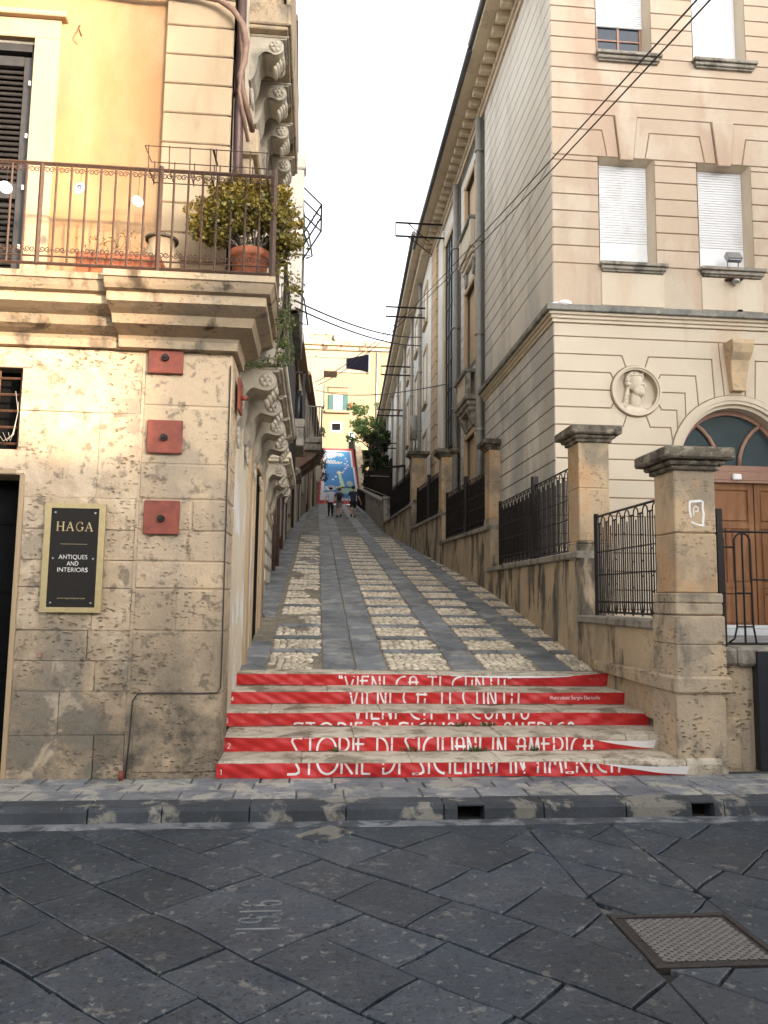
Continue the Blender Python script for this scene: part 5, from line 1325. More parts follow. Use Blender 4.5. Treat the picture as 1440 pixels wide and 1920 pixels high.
for x0,x1,y0,y1,zb,zt,k,lab in PI:
    p=thing('gate_pier',lab,'pier',((x0+x1)/2,(y0+y1)/2,zb-1.5),GP)
    b=MB(); b.box(x0-.03,x1+.03,y0-.03,y1+.03,rz(y0)-.35,zb-.12,c=.012); b.box(x0-.02,x1+.02,y0-.02,y1+.02,zb-.12,zb+.10,c=.015)
    # pyramidal shoulder
    b.box(x0-.012,x1+.012,y0-.012,y1+.012,zb+.10,zb+.14,c=.01); b.build('plinth',M['pier_plinth' if k in(3,) else 'wall_stone'],p)
    b=MB(); zm=zb+.14+(zt-zb)*.42
    b.box(x0,x1,y0,y1,zb+.14,zm,c=.013); b.box(x0,x1,y0,y1,zm+.004,zt-.22,c=.013,tone=rnd(-.05,.05)); b.box(x0+.01,x1-.01,y0+.01,y1-.01,zb,zt-.2); b.build('shaft',M['pier_stone'],p)
    b=MB(); cap(b,x0,x1,y0,y1,zt-.22,zt,.15); b.build('cap',M['cap_stone'],p)
def ramp_wall(name,lab,pts,zt,ledge=.10,t=.34):
    """low wall along the ramp: plan polyline pts, level top zt, coping"""
    b=MB(); c=MB()
    for i in range(len(pts)-1):
        (x0,y0),(x1,y1)=pts[i],pts[i+1]; d=Vector((x1-x0,y1-y0,0)).normalized(); nrm=Vector((-d.y,d.x,0))
        L_=math.hypot(x1-x0,y1-y0); fr_=(Vector((x0,y0,0)),d,Z,nrm)
        zz=[.0,.35,.85,1.2,1.6,2,2.4,2.8,3.2,3.7,4.2,4.8]
        b.prism([(0,rz(y0)-.35),(L_,rz(y1)-.35),(L_,zt-ledge),(0,zt-ledge)],fr_,-t,0,.008,back=True)
        k=max(1,int(L_/1.5))
        for j in range(k):
            a0=L_*j/k+.004; a1=L_*(j+1)/k-.004
            c.prism([(a0,zt-ledge),(a1,zt-ledge),(a1,zt+rnd(-.006,.004)),(a0,zt)],fr_,-t-.03,.05+rnd(0,.01),.016,back=True)
    root=thing(name,lab,'wall',(pts[0][0],pts[0][1],rz(pts[0][1])),'low walls between the stone piers')
    b.build('wall_body',M['wall_stone'],root); c.build('coping',M['coping'],root)
ramp_wall('low_wall','low stone wall with black streaks between the first and second pier',[(3.58,7.80),(3.60,10.30)],1.55)
ramp_wall('low_wall','low stone wall with black streaks between the second and third pier',[(3.60,10.22),(3.72,16.38)],2.42)
ramp_wall('low_wall','low stone wall between the third and fourth pier',[(3.72,16.2),(3.46,21.28)],3.33)
ramp_wall('low_wall','low stone wall between the fourth and fifth pier',[(3.46,21.1),(3.20,25.98)],4.13)
ramp_wall('low_wall','low stone wall beyond the fifth pier',[(3.20,25.8),(2.86,32.55)],4.95)
# moulded ledge beside the steps
b=MB()
n=12
for i in range(n):
    y0=7.83+i*(9.75-7.83)/n; y1=7.83+(i+1)*(9.75-7.83)/n
    b.box(3.46+.008*i,3.60,y0+.002,y1-.002,.87,1.03-.004*i,c=.012)
b.build('plinth_ledge',M['pier_plinth'],[o for o in COL.objects if o.name=='low_wall'][0])
# front wall to the right of the nearest pier
fwl=thing('front_wall','low pale stone wall with a worn coping, right of the nearest pier','wall',(4.4,7.3,.12))
b=MB(); blocks(b,FRONT(7.42),[(3.97,4.20,.12,.62),(4.20,4.33,.12,.62),(3.97,4.33,.62,1.12),(4.33,5.2,.12,.62),(4.33,6.2,.62,1.12),(5.2,9,.12,1.12),(6.2,9,.62,1.12)][:5]+[(5.2,9,.12,.62),(6.2,9,.62,1.12)],.010,.004); b.box(3.97,9,7.425,7.75,.1,1.14); b.build('wall_body',M['pier_plinth'],fwl)
b=MB(); 
for x0,x1 in((3.99,4.16),(4.17,4.6),(4.61,5.2),(5.21,6.2),(6.21,9)): b.box(x0,x1,7.33,7.8,1.12,1.30+rnd(-.01,.01),c=.03)
b.build('coping',M['coping'],fwl)
b=MB(); b.box(4.335,5.4,7.30,7.33,.13,1.27,c=.005); b.box(4.335,4.36,7.33,7.4,.13,1.27)
tag(b.build('notice_board',M['panel_black']),'plain black panel leaning on the low wall at the right edge','board')
# railings
GR_='wrought iron railings between the stone piers'
def fence(lab,s0,t0,s1,t1,z0,z1,post=None,dense=False,postend=True,mat_='iron'):
    root=thing('iron_railing',lab,'railing',(s0,t0,z0),GR_); b=MB(); L_=math.hypot(s1-s0,t1-t0)
    def Pt(u,z): k=u/L_; return (s0+(s1-s0)*k,t0+(t1-t0)*k,z)
    def seg(u0,z0_,u1,z1_,w_): b.bar(Pt(u0,z0_),Pt(u1,z1_),w_)
    seg(0,z1,L_,z1,.022); seg(0,z0,L_,z0,.02); seg(0,z0+.13,L_,z0+.13,.014)
    for f_ in(.38,.62): seg(0,z0+(z1-z0)*f_,L_,z0+(z1-z0)*f_,.012)
    pitch=.26; u=.09; k=0; r=.065
    while u+2*r<L_:
        pth=[Pt(u,z0+.02)]+[Pt(u,z0+.12)]+[Pt(u,z1-r-.02)]+[Pt(u+r-r*math.cos(rad(a)),z1-.02-r+r*math.sin(rad(a))) for a in range(20,180,20)]+[Pt(u+2*r,z1-r-.02),Pt(u+2*r,z0+.12)]
        # bottom swing
        pth=[Pt(u-.04,z0+.0),Pt(u-.015,z0+.05)]+pth[1:]+[Pt(u+2*r+.015,z0+.05),Pt(u+2*r+.04,z0)]
        b.tube(pth,.0085,5)
        seg(u+r,z0,u+r,z1-.16,.014)
        um=u+r+pitch/2; seg(um,z0-.03,um,z1-.10,.016); seg(um-.05,z1-.10,um+.05,z1-.10,.016)
        for q in range(3): zz_=z0+.25+((k*.17+q*.29)%.75)*(z1-z0)/1.2; seg(u+2*r-.0,zz_,u+2*r+.07,zz_,.012)
        u+=pitch; k+=1
    b.build('bars',M[mat_],root)
    pb_=MB(); pb_.bar(Pt(L_ if postend else 0,z0-.05),Pt(L_ if postend else 0,z1+.04),.05)
    if post:
        pb_.build('post',M[mat_],root); pb_=MB(); pb_.box(Pt(post,0)[0]-.05,Pt(post,0)[0]+.05,Pt(post,0)[1]-.06,Pt(post,0)[1]+.06,z0-.05,z1+.16)
    pb_.build('post',M[mat_],root)
    if dense:
        q=MB(); d=Vector((s1-s0,t1-t0,0)).normalized(); q.prism([(0.02,z0+.05),(L_-.02,z0+.05),(L_-.02,z1-.10),(.02,z1-.10)],(Vector((s0+.03,t0,0)),d,Z,Vector((-d.y,d.x,0))),-.012,-.004,0,back=True); q.build('backing_sheet',M['iron'],root)
fence('open iron railing with looped bars between the first and second pier',3.74,7.78,3.74,10.0,1.60,2.86)
fence('iron railing with a thick middle post between the second and third pier',3.74,10.8,3.74,15.4,2.47,3.70,post=2.1)
fence('dark backed iron railing between the third and fourth pier',3.80,16.9,3.58,20.9,3.40,4.62,post=1.9,dense=True)
fence('dark backed iron railing between the fourth and fifth pier',3.55,21.8,3.38,25.6,4.20,5.42,post=1.8,dense=True)
fence('dark backed iron railing beyond the fifth pier',3.35,26.5,3.05,31.6,5.02,6.25,dense=True)
# gate with round arches at the right
gt_=thing('entrance_railing','black iron railing with a tall round arched loop in front of the wooden door','railing',(4.1,7.55,1.3))
b=MB(); b.box(4.075,4.135,7.5,7.56,1.75,2.70); b.box(4.12,4.15,7.51,7.55,1.3,2.4); b.build('post',M['iron'],gt_)
b=MB(); T_=7.55
b.bar((4.1,T_,2.47),(8,T_,2.47),.016); b.bar((4.1,T_,1.33),(8,T_,1.33),.018)
x=4.28; 
for k in range(5):
    b.tube([(x-.09,T_,1.34),(x-.03,T_,1.38),(x,T_,1.50),(x,T_,2.28)]+[(x+.085-.085*math.cos(rad(a)),T_,2.37+.085*math.sin(rad(a))) for a in range(0,181,20)]+[(x+.17,T_,2.28),(x+.175,T_,1.50),(x+.2,T_,1.34)],.011,6)
    b.bar((x+.085,T_,1.33),(x+.085,T_,2.45),.018); b.bar((x,T_,1.84),(x+.17,T_,1.84),.013); b.bar((x,T_,1.50),(x+.17,T_,1.50),.013)
    b.bar((x-.18 if k else 4.12,T_,2.31),(x,T_,2.31),.014); b.bar((x+.17,T_,1.98),(x+.40,T_,1.98),.014); x+=.58
b.build('bars',M['iron'],gt_)
# slotted parapet block and spiked fence higher up
pp=thing('slotted_parapet','grey stone parapet with slanted slots on the right of the upper ramp','wall',(2.9,32.6,4.5))
b=MB()
b.box(2.82,3.7,32.6,33.1,rz(32.6)-.3,5.95,c=.02); b.box(2.78,3.8,32.56,33.14,5.93,6.05,c=.015)
t=33.1
while t<61:
    xx=2.84+(t-33)*.018; zt=rz(t)+1.35
    b.prism([(t,rz(t)-.3),(t+.42,rz(t+.42)-.3),(t+.50,zt-.12+.07),(t+.05,zt-.12)],SIDE_R(xx),-.3,0,.02,back=True)
    b.prism([(t,zt-.12),(t+.72,zt-.12+.115),(t+.72,zt+.115),(t,zt)],SIDE_R(xx),-.34,.04,.012,back=True); t+=.72
b.build('parapet_stone',M['coping'],pp); 
b=MB(); b.prism([(33,rz(33)),(61,rz(61)),(61,rz(61)+1.3),(33,rz(33)+1.2)],SIDE_R(3.14),-.05,0,0,back=True); b.build('backing',M['dark'],pp)
sf=thing('spiked_fence','dark spiked iron fence standing on the slotted parapet','fence',(3.3,34,6)); b=MB()
t=33.4
while t<60:
    xx=3.15+(t-33)*.018; zb=rz(t)+1.3; b.bar((xx,t,zb),(xx,t,zb+1.35+.12*math.sin(t*3)),.035); t+=.17
b.bar((3.15,33.4,rz(33.4)+1.5),(3.6,60,rz(60)+1.5),.04); b.bar((3.15,33.4,rz(33.4)+2.4),(3.6,60,rz(60)+2.4),.04); b.build('bars',M['iron'],sf)
b=MB(); b.bar((3.15,32.8,6.0),(3.15,32.8,7.75),.09); b.bar((3.75,32.8,6.0),(3.75,32.8,7.45),.05); b.bar((2.95,32.8,7.35),(3.78,32.8,7.45),.07); b.build('gate_frame',M['iron'],sf)
# ================================================================== FAR RIGHT WING
FW=thing('long_wing','long pale rendered wing with thin windows, running up beyond the palazzo','building',(4,26.5,3))
def fs(t): return 3.98+.035*(t-26.45)
d=Vector((.035,1,0)).normalized(); FRW=(Vector((3.98,26.5,0)),d,Z,Vector((-d.y,d.x,0)))
b=MB(); L_=42
zs=[2.4+.62*i for i in range(21)]
for i in range(len(zs)-1):
    for u0_,u1_ in((0,6),(6.05,14),(14.05,24),(24.05,33),(33.05,42)):
        b.prism(sh_([(u0_,zs[i]),(u1_,zs[i]),(u1_,min(14.6,zs[i+1])),(u0_,min(14.6,zs[i+1]))],.012),FRW,-.03,rnd(0,.004),.008,0,rnd(-.03,.03))
b.build('rendered_wall',M['far_white'],FW)
b=MB(); b.prism([(0,2),(L_,2),(L_,14.7),(0,14.7)],FRW,-8,-.02,0); b.prism([(0,14.9),(L_,14.9),(L_-4,17),(0,17)],FRW,-8,-.5,0); b.build('wall_core',M['pale_render'],FW)
b=MB(); b.prism([(0,14.55),(L_+.3,14.55),(L_+.3,14.75),(0,14.75)],FRW,-.1,.35,.03,back=True); b.prism([(0,14.75),(L_+.3,14.75),(L_+.3,14.92),(0,14.92)],FRW,-.1,.66,.03,back=True); b.build('eaves',M['pale_eave'],FW)
b=MB(); b.tube([tuple(FRW[0]+d*0+FRW[3]*.7+Z*14.95),tuple(FRW[0]+d*(L_+.3)+FRW[3]*.7+Z*14.95)],.08,8); b.build('gutter',M['roof_dark'],FW)
for j,u in enumerate((1.6,5.2,9.6,15.5,22,30)):
    for z0,z1 in((5.9,7.9),(9.1,11.2),(12.3,13.7)):
        if z0<rz(u+26)+.8: continue
        wb=MB(); wb.prism([(u-.08,z0-.1),(u+1.18,z0-.1),(u+1.18,z0+.02),(u-.08,z0+.02)],FRW,-.05,.12,.02,back=True)
        for a in(-.08,1.06): wb.prism([(u+a,z0),(u+a+.12,z0),(u+a+.12,z1),(u+a,z1)],FRW,-.05,.05,.01)
        wb.prism([(u-.12,z1),(u+1.22,z1),(u+1.22,z1+.14),(u-.12,z1+.14)],FRW,-.05,.06,.02,back=True)
        w1=wb.build('window',M['ochre_trim'],FW); wb=MB(); wb.prism([(u+.04,z0),(u+1.06,z0),(u+1.06,z1),(u+.04,z1)],FRW,-.02,.012,0); wb.build('shutter',M['far_white'],w1)
for k,u in enumerate((3.6,7.4,11.6,16.4,21.4,27)):
    P0=FRW[0]+d*u+FRW[3]*.09
    b=MB(); b.tube([(P0.x,P0.y,rz(P0.y)+.8),(P0.x,P0.y,14.5)],.07,8)
    for z in(6,8.4,10.8,13.2): b.tube([(P0.x,P0.y,z),(P0.x,P0.y,z+.07)],.1,8)
    tag(b.build('downpipe',M['pipe_grey']),['first','second','third','fourth','fifth','sixth'][k]+' downpipe from the near end of the long pale wing','downpipe','grey downpipes on the right hand facades')
# electrical box, lamp and hanging cables on the wing
def pw_(u,o_,z): p=FRW[0]+d*u+FRW[3]*o_; return (p.x,p.y,z)
b=MB(); p=pw_(4.4,.25,8.6); b.tube([(p[0],p[1],8.2),(p[0],p[1],9.2)],.16,10); tag(b.build('cable_drum',M['pipe_grey']),'grey cylindrical cable box on the pale wing near the wires','box')
b=MB(); p=pw_(3.6,.25,7.2); b.ball(p,.16,.12,.12); b.tube([pw_(3.6,.05,7.4),p],.04,6); tag(b.build('street_lamp',M['rust']),'small rusty wall lamp on the pale wing below the cable box','lamp')
b=MB()
for k in range(7):
    a=pw_(4.2,.16,8.4-.2*k); e=pw_(9+3*k,.12,6.2+.55*k-.5); m_=pw_(6+1.6*k,.16,(a[2]+e[2])/2-.5); b.tube([a,m_,e],.028,4)
tag(b.build('cable_bundle',M['pipe_grey']),'grey cables sagging along the pale wing','cable')
# iron line brackets fixed under the eaves
for k,(t,z,z2,xi) in enumerate(((24.0,14.02,13.56,2.36),(28.9,13.05,12.66,2.5),(33.9,12.2,11.8,2.75),(38.2,11.25,10.95,2.9),(43.5,10.6,10.3,3.1))):
    s_=fs(t) if t>26.5 else FS; xo=xi
    if k>0: xi-=.0
    br=thing('line_bracket',['largest and nearest','second nearest','middle','second farthest','farthest and smallest'][k]+' black iron line bracket sticking out over the alley on the right','bracket',(s_,t,z),'iron line brackets on the right hand eaves'); b=MB()
    b.bar((xi,t,z),(s_,t,z),.05); b.bar((xi,t,z2),(s_,t,z2),.05); b.bar((xi,t,z2),(xi,t,z),.018); (b.bar((xi+.4,t,z),(s_-.5,t,z-.62),.025),b.bar((xi+.4,t,z2),(s_-.4,t,z2-.6),.025)) if k==0 else None
    b.build('arms',M['iron'],br)
# ================================================================== LEFT SIDE OF THE ALLEY
def alley_house(name,lab,t0,t1,s0,s1,zt,mat_,depth=6,lean=0):
    h=thing(name,lab,'building',(s0,t0,rz(t0))); dd=Vector((s1-s0,t1-t0,0)).normalized(); L=math.hypot(s1-s0,t1-t0); fr_=(Vector((s0,t0,0)),dd,Z,Vector((dd.y,-dd.x,0)))
    b=MB(); b.prism([(0,rz(t0)-.5),(L,rz(t0)-.5),(L,zt),(0,zt)],fr_,-depth,0,0,back=True); b.build('wall',M[mat_],h)
    b=MB(); b.prism([(-.1,zt),(L+.1,zt),(L+.1,zt+.14),(-.1,zt+.14)],fr_,-depth-.1,.42,.03,back=True); b.prism([(0,zt+.14),(L,zt+.14),(L,zt+.26),(0,zt+.26)],fr_,-depth,.34,.03); b.build('roof',M['roof_tile'],h)
    return h,fr_,L
h2,f2,L2=alley_house('alley_house','tall cream rusticated house, next up the alley from the corner building',13.42,22,-.98,-1.15,12.4,'side_plaster')
b=MB(); z=rz(14)
for i in range(9):
    zz0=2.0+.32*i; b.prism([(1.2,zz0),(4.2,zz0),(4.2,zz0+.28),(1.2,zz0+.28)],f2,-.02,.05,.03)
b.build('rusticated_base',M['side_plaster'],h2)
b=MB(); b.prism([(.25,1.4),(.8,1.4),(.8,4.1),(.25,4.1)],f2,-.02,.06,.01); b.prism([(-.02,4.0),(5,4.0),(5,4.15),(-.02,4.15)],f2,0,.1,.02,back=True); b.prism([(6.1,2),(6.35,2),(6.35,5.6),(6.1,5.6)],f2,-.02,.08,.01); b.build('pilaster',M['pale_plaster'],h2)
b=MB(); b.prism([(4.4,2.2),(5.9,2.3),(5.9,4.6),(4.4,4.6)],f2,-.02,.03,0); b.build('grey_door',M['grey_door'],h2)
side_balcony(h2,-.98,12.75+.7,16.9,4.16,.50,3,.26,.62,'side_plaster' and M['side_plaster'],rail=True)
b=MB(); b.box(-1.1,-.52,17.2,21,8.3,12.0,c=.03); b.build('bay_window',M['ledge_stone'],h2); b=MB(); b.box(-1.1,-.44,17.1,17.5,11.7,12.1,c=.03); b.box(-1.1,-.48,17.15,17.45,8.3,11.7,c=.02); b.build('bay_pilaster',M['render_side'],h2)
b=MB(); b.box(-1.2,-.38,20.2,21.9,6.22,6.45,c=.02); b.box(-1.2,-.40,20.22,21.88,5.72,6.22,c=.02); bb_=b.build('alley_balcony',M['coping'],h2)
b=MB(); b.box(-.46,-.40,20.24,20.30,6.45,7.75); b.box(-1.1,-.40,20.24,20.29,7.70,7.75); b.box(-.46,-.40,21.8,21.86,6.45,7.75); b.box(-.44,-.40,20.24,21.86,7.70,7.75); b.build('balcony_railing',M['iron'],bb_)
gb=thing('gas_cylinder','black gas cylinder standing on the small alley balcony','gas cylinder',(-.55,20.6,6.45)); b=MB(); b.lathe((-.57,20.6,6.45),[(.12,0),(.15,.03),(.15,.62),(.12,.72),(.05,.76)],16); b.build('body',M['panel_black'],gb); b=MB(); b.lathe((-.57,20.6,7.18),[(.07,0),(.08,.12)],12); b.build('collar',M['panel_black'],gb)
b=MB(); b.tube([(-1.03,18.6,2.35),(-1.05,18.6,5.6)],.06,8); b.tube([(-.98,19.6,2.5),(-1.0,19.6,7.5)],.05,8); tag(b.build('downpipe',M['pipe_brown']),'thin dark pair of downpipes between the first and second alley houses','downpipe')
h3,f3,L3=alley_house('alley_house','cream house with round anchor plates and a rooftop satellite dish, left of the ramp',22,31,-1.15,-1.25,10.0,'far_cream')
for px,t,z in((.0,24.2,8.9),(.0,26.5,9.6),(0,23.2,8.2)):
    b=MB(); b.tube([(-1.22,t,z),(-1.10,t,z)],.22,14); b.build('anchor_plate',M['red_plate'],h3)
h4,f4,L4=alley_house('alley_house','narrow weathered cream house with dark overhanging eaves, middle of the left row',31,42,-1.25,-.92,13.0,'side_plaster')
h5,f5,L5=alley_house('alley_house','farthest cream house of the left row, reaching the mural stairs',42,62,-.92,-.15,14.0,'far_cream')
for h_,f_,L_,zs_ in((h3,f3,L3,((3.6,6.0),(7.0,9.0))),(h4,f4,L4,((5.2,7.4),(9.0,11.2))),(h5,f5,L5,((7.6,9.8),(11,13)))):
    n=max(2,int(L_/4.5))
    for i in range(n):
        u=1.0+i*L_/n
        for z0,z1 in zs_:
            b=MB(); b.prism([(u-.1,z0-.1),(u+1.2,z0-.1),(u+1.2,z1+.1),(u-.1,z1+.1)],f_,-.02,.05,.02); w1=b.build('window',M['pale_plaster'],h_)
            b=MB(); b.prism([(u+.03,z0),(u+1.07,z0),(u+1.07,z1),(u+.03,z1)],f_,.04,.075,.01); b.build('shutter',M['grey_door' if i%2 else 'pipe_grey'],w1)
    for k in range(2):
        b=MB(); u=L_*(.3+.4*k); q=f_[0]+f_[1]*u+f_[3]*.06; b.tube([(q.x,q.y,rz(q.y)),(q.x,q.y,zs_[1][1]+.8)],.06,8); b.build('downpipe',M['pipe_brown'],h_)
b=MB(); b.box(-1.3,.14,29.2,33.0,7.62,7.86,c=.03); b.box(-1.3,.10,29.3,32.9,7.35,7.62,c=.03); bb_=b.build('alley_balcony',M['coping'],h4)
b=MB(); 
x=-1.2
while x<.1: b.bar((x,29.25,7.86),(x,29.25,9.05),.022); x+=.1
t=29.25
while t<33: b.bar((.10,t,7.86),(.10,t,9.05),.022); t+=.14
b.bar((-1.2,29.25,9.05),(.1,29.25,9.05),.04); b.bar((.1,29.25,9.05),(.1,33,9.05),.04); b.build('balcony_railing',M['pipe_grey'],bb_)
for t in(29.6,30.9,32.2): b=MB(); b.prism([(-1.3,7.35),(-.0,7.35),(-.2,7.1),(-.9,6.6),(-1.3,6.4)],(Vector((0,t,0)),X,Z,Y),0,.25,.02,back=True); b.build('bracket',M['roof_tile'],bb_)
b=MB(); b.box(-1.2,-.62,22.9,24.2,5.35,5.5,c=.02); b.box(-1.2,-.6,26,28.6,5.9,6.1,c=.02); bb_=b.build('alley_balcony',M['coping'],h3)
for k,t in enumerate((17.3,18.0,18.8)):
    th=thing('round_lantern','round grey lantern under the alley balcony, '+['nearest','middle','farthest'][k]+' of three','lantern',(-.7,t,4.6)); b=MB(); b.ball((-.80,t,4.35+.05*k),.17,.17,.15); b.build('globe',M['coping'],th); b=MB(); b.tube([(-1.0,t,4.5+.05*k),(-.82,t,4.5+.05*k),(-.80,t,4.4)],.03,6); b.build('arm',M['iron'],th)
b=MB(); b.ball((-.95,25.6,10.55),.40,.10,.40); 
tag(b.build('satellite_dish',M['pale_render']),'pale grey satellite dish on the roof of the anchored cream house','satellite dish')
# clothes line bracket sticking out on the left
an=thing('clothes_bracket','dark iron lattice bracket jutting into the sky above the balcony bush','bracket',(-.9,18,10.8)); b=MB()
for z in(11.30,10.98,10.62): b.bar((-.95,17.0,z+.32),(-.06,18.0,z),.035); b.bar((-.95,19.3,z-.9),(-.06,18.0,z),.035)
b.bar((-.06,18,11.32),(-.06,18,10.60),.03); b.bar((-.75,17.2,10.95),(-.35,18.4,10.4),.03)
for k in range(6): b.tube([(-.66+.1*k,18,10.75+.05*(k%2)),(-.66+.1*k,18,11.1)],.008,4)
b.build('arms',M['panel_black'],an)
b=MB(); b.tube([(-.58,15,9.5),(-.30,15,9.1),(-.22,15,8.6),(-.34,15,8.55)],.02,5); b.tube([(-.60,15,8.0),(-.36,15,7.7),(-.27,15,7.15),(-.45,15,7.2)],.02,5); b.tube([(-.6,15,8.62),(-.25,15,8.62)],.012,4)
tag(b.build('cable_loop',M['cable']),'dark cable loops standing out beside the hanging plant','cable')
# ================================================================== MURAL STAIRS
T0,Z0=62.0,rz(62.0); NS=40; RH,TD=.168,.283
def mural(u,v,s):
    """colour of the painted riser at u (0..1 across) and v (0..1 up)"""
    red=(.46,.045,.055); white=(.62,.62,.64); blue=(.05,.20,.45); green=(.28,.42,.34)
    jag=.03*abs(((v*26)%1)*2-1)
    lo_,hi_=(.10,.92) if v<.62 else (.08,.88)
    if v<.05 or v>.965 or u<lo_-.045-jag*.6 or u>hi_+.04+jag*.5: return red
    if u<lo_+.02 or u>hi_-.01 or v<.085 or v>.94: return white
    c=blue if v<.62 else (.06,.26,.52)
    if v<.18 and u<.45: c=white if math.sin(u*60)*math.cos(v*120)<.75 else (.12,.12,.14)
    # clouds
    for cx,cz,rx,ry in((.30,.88,.24,.045),(.22,.83,.2,.04),(.36,.71,.26,.028),(.55,.87,.12,.03),(.25,.745,.16,.02),(.30,.26,.16,.025),(.25,.23,.2,.015)):
        if ((u-cx)/rx)**2+((v-cz)/ry)**2<1: c=(.60,.62,.64) if math.sin(u*70+v*90)<.8 else (.2,.22,.26)
    for cx,cz in((.72,.80),(.76,.74),(.70,.69),(.78,.66),(.68,.60),(.74,.63),(.64,.555),(.42,.45),(.34,.40),(.60,.52)):
        if ((u-cx)/.032)**2+((v-cz)/.012)**2<1: c=(.62,.62,.70)
    for cx,cz in((.70,.77),(.73,.655),(.69,.64),(.63,.53)):
        if ((u-cx)/.02)**2+((v-cz)/.012)**2<1: c=(.42,.16,.34)
    # pale green figure: raised arm, shoulder block, rounded head with rays
    ax=.52+(.50-v)*.35
    if .24<v<.50 and abs(u-ax)<.035+(.50-v)*.10: c=(.45,.58,.34)
    if ((u-.51)/.06)**2+((v-.52)/.028)**2<1: c=(.62,.64,.36)
    if ((u-.78)/.085)**2+((v-.33)/.048)**2<1: c=(.33,.42,.36)
    if .16<v<.275 and u>.56: c=green if abs(v-.262)>.007 else (.05,.08,.09)
    return c
b=MB(); cols=[]
NU=56
for k in range(NS):
    t=T0+k*TD; z0=Z0+k*RH; z1=z0+RH; v0,v1=k/NS,(k+1)/NS
    sl=.0+.012*k; sr=3.55-.006*k
    for j in range(NU):
        for q in range(2):
            u0_,u1_=j/NU,(j+1)/NU; za=z0+RH*q/2; zb=z0+RH*(q+1)/2
            b.poly([(sl+(sr-sl)*u0_,t,za),(sl+(sr-sl)*u1_,t,za),(sl+(sr-sl)*u1_,t,zb),(sl+(sr-sl)*u0_,t,zb)]); cols.append(mural((u0_+u1_)/2,v0+(v1-v0)*(q+.5)/2,k))
    b.poly([(sl-.5,t,z1),(sr+.3,t,z1),(sr+.3,t+TD,z1),(sl-.5,t+TD,z1)]); cols.append((.20,.19,.17))
o=b.build('mural_steps',attr_mat('mural_paint')); o['kind']='structure'
at=o.data.attributes.new('paint','FLOAT_COLOR','FACE')
for i,c in enumerate(cols): at.data[i].color=(*c,1)
ST=T0+NS*TD; SZ=Z0+NS*RH
b=MB(); b.poly([(-14,ST,SZ-.01),(25,ST,SZ-.01),(25,125,SZ+2),(-14,125,SZ+2)]); struct(b,'upper_terrace',M['pave_stone'])
rwl=thing('stair_wall','rough stone side wall with a pale coping climbing beside the mural stairs','wall',(3.7,62,9.3)); b=MB()
b.prism([(58.5,rz(58.5)-.3),(ST+2,SZ-.5),(ST+2,SZ+.9),(ST,SZ+.9),(T0,Z0+1.1),(58.5,Z0+.4)],SIDE_R(3.50),-.45,0,.02,back=True); b.build('wall_body',M['coping'],rwl)
b=MB(); b.prism([(58.4,Z0+.4),(58.4,Z0+.55),(T0,Z0+1.25),(ST,SZ+1.05),(ST+2,SZ+1.05),(ST+2,SZ+.9),(ST,SZ+.9),(T0,Z0+1.1)],SIDE_R(3.44),-.55,0,.01,back=True); b.build('coping',M['pier_plinth'],rwl)
lwl=thing('stair_kerb_wall','pale yellow block at the foot of the mural stairs on the left','wall',(-.4,60,9)); b=MB(); b.box(-1.0,-.02,57.5,60,8.4,9.75,c=.04); b.build('block',M['far_yellow'],lwl)
# ================================================================== BACKGROUND HOUSES
TB=78
YB=thing('yellow_house','yellow house with one green shuttered window closing off the alley above the mural stairs','building',(3,TB,16)); fy=FRONT(TB)
b=MB(); b.box(-12,14,TB,TB+8,14,24.9); b.box(5.1,16,TB,TB+8,24.9,27.3); b.build('wall',M['far_yellow'],YB)
b=MB(); b.box(-12,5.1,TB-.15,TB+.3,24.9,25.1,c=.03); b.box(4.9,16,TB-.3,TB+.3,27.3,27.5,c=.03); b.build('roof_edge',M['coping'],YB)
w1=MB(); w1.box(.55,3.15,TB-.45,TB,20.55,20.85,c=.05); w1.box(.85,2.95,TB-.14,TB,22.75,23.25,c=.04); wy=w1.build('window',M['far_yellow'],YB)
b=MB(); b.box(1.45,2.35,TB-.06,TB-.01,20.85,22.5); b.build('glass',M['sky_tint_glass'],wy)
b=MB(); b.box(.90,1.45,TB-.12,TB-.04,20.85,22.5,c=.02); b.box(2.35,2.92,TB-.12,TB-.04,20.85,22.5,c=.02); b.build('shutter',M['green_shutter'],wy)
b=MB(); b.box(.85,2.95,TB-.3,TB,23.25,23.36,c=.02); b.build('hood',M['roof_tile'],wy)
w1=MB(); w1.box(1.15,2.35,TB-.05,TB,18.6,19.65,c=.02); w2=w1.build('small_window',M['far_white'],YB); b=MB(); b.box(1.32,2.2,TB-.08,TB-.04,18.78,19.5); b.build('grille',M['dark'],w2)
w1=MB(); w1.box(3.0,3.75,TB-.05,TB,16.3,18.7,c=.02); w2=w1.build('doorway',M['far_cream'],YB); b=MB(); b.box(3.1,3.65,TB-.09,TB-.04,17.6,18.6); b.build('glass',M['sky_tint_glass'],w2); b=MB(); b.box(3.1,3.65,TB-.09,TB-.04,16.3,17.6); b.build('door_leaf',M['dark'],w2)
b=MB(); b.tube([(5.9,TB-.12,18),(5.9,TB-.12,27.2)],.07,6); b.build('downpipe',M['pipe_grey'],YB)
aw=thing('roof_awning','black awning over the roof terrace of the yellow house','awning',(4,TB,25)); b=MB()
b.poly([(2.6,TB-.3,25.3),(5.05,TB-.3,25.0),(5.05,TB-.3,26.9),(2.5,TB-.3,26.3)]); b.poly([(2.5,TB-.3,26.3),(5.05,TB-.3,26.9),(5.05,TB+2,27.3),(2.5,TB+2,27.0)]); b.build('fabric',M['awning'],aw)
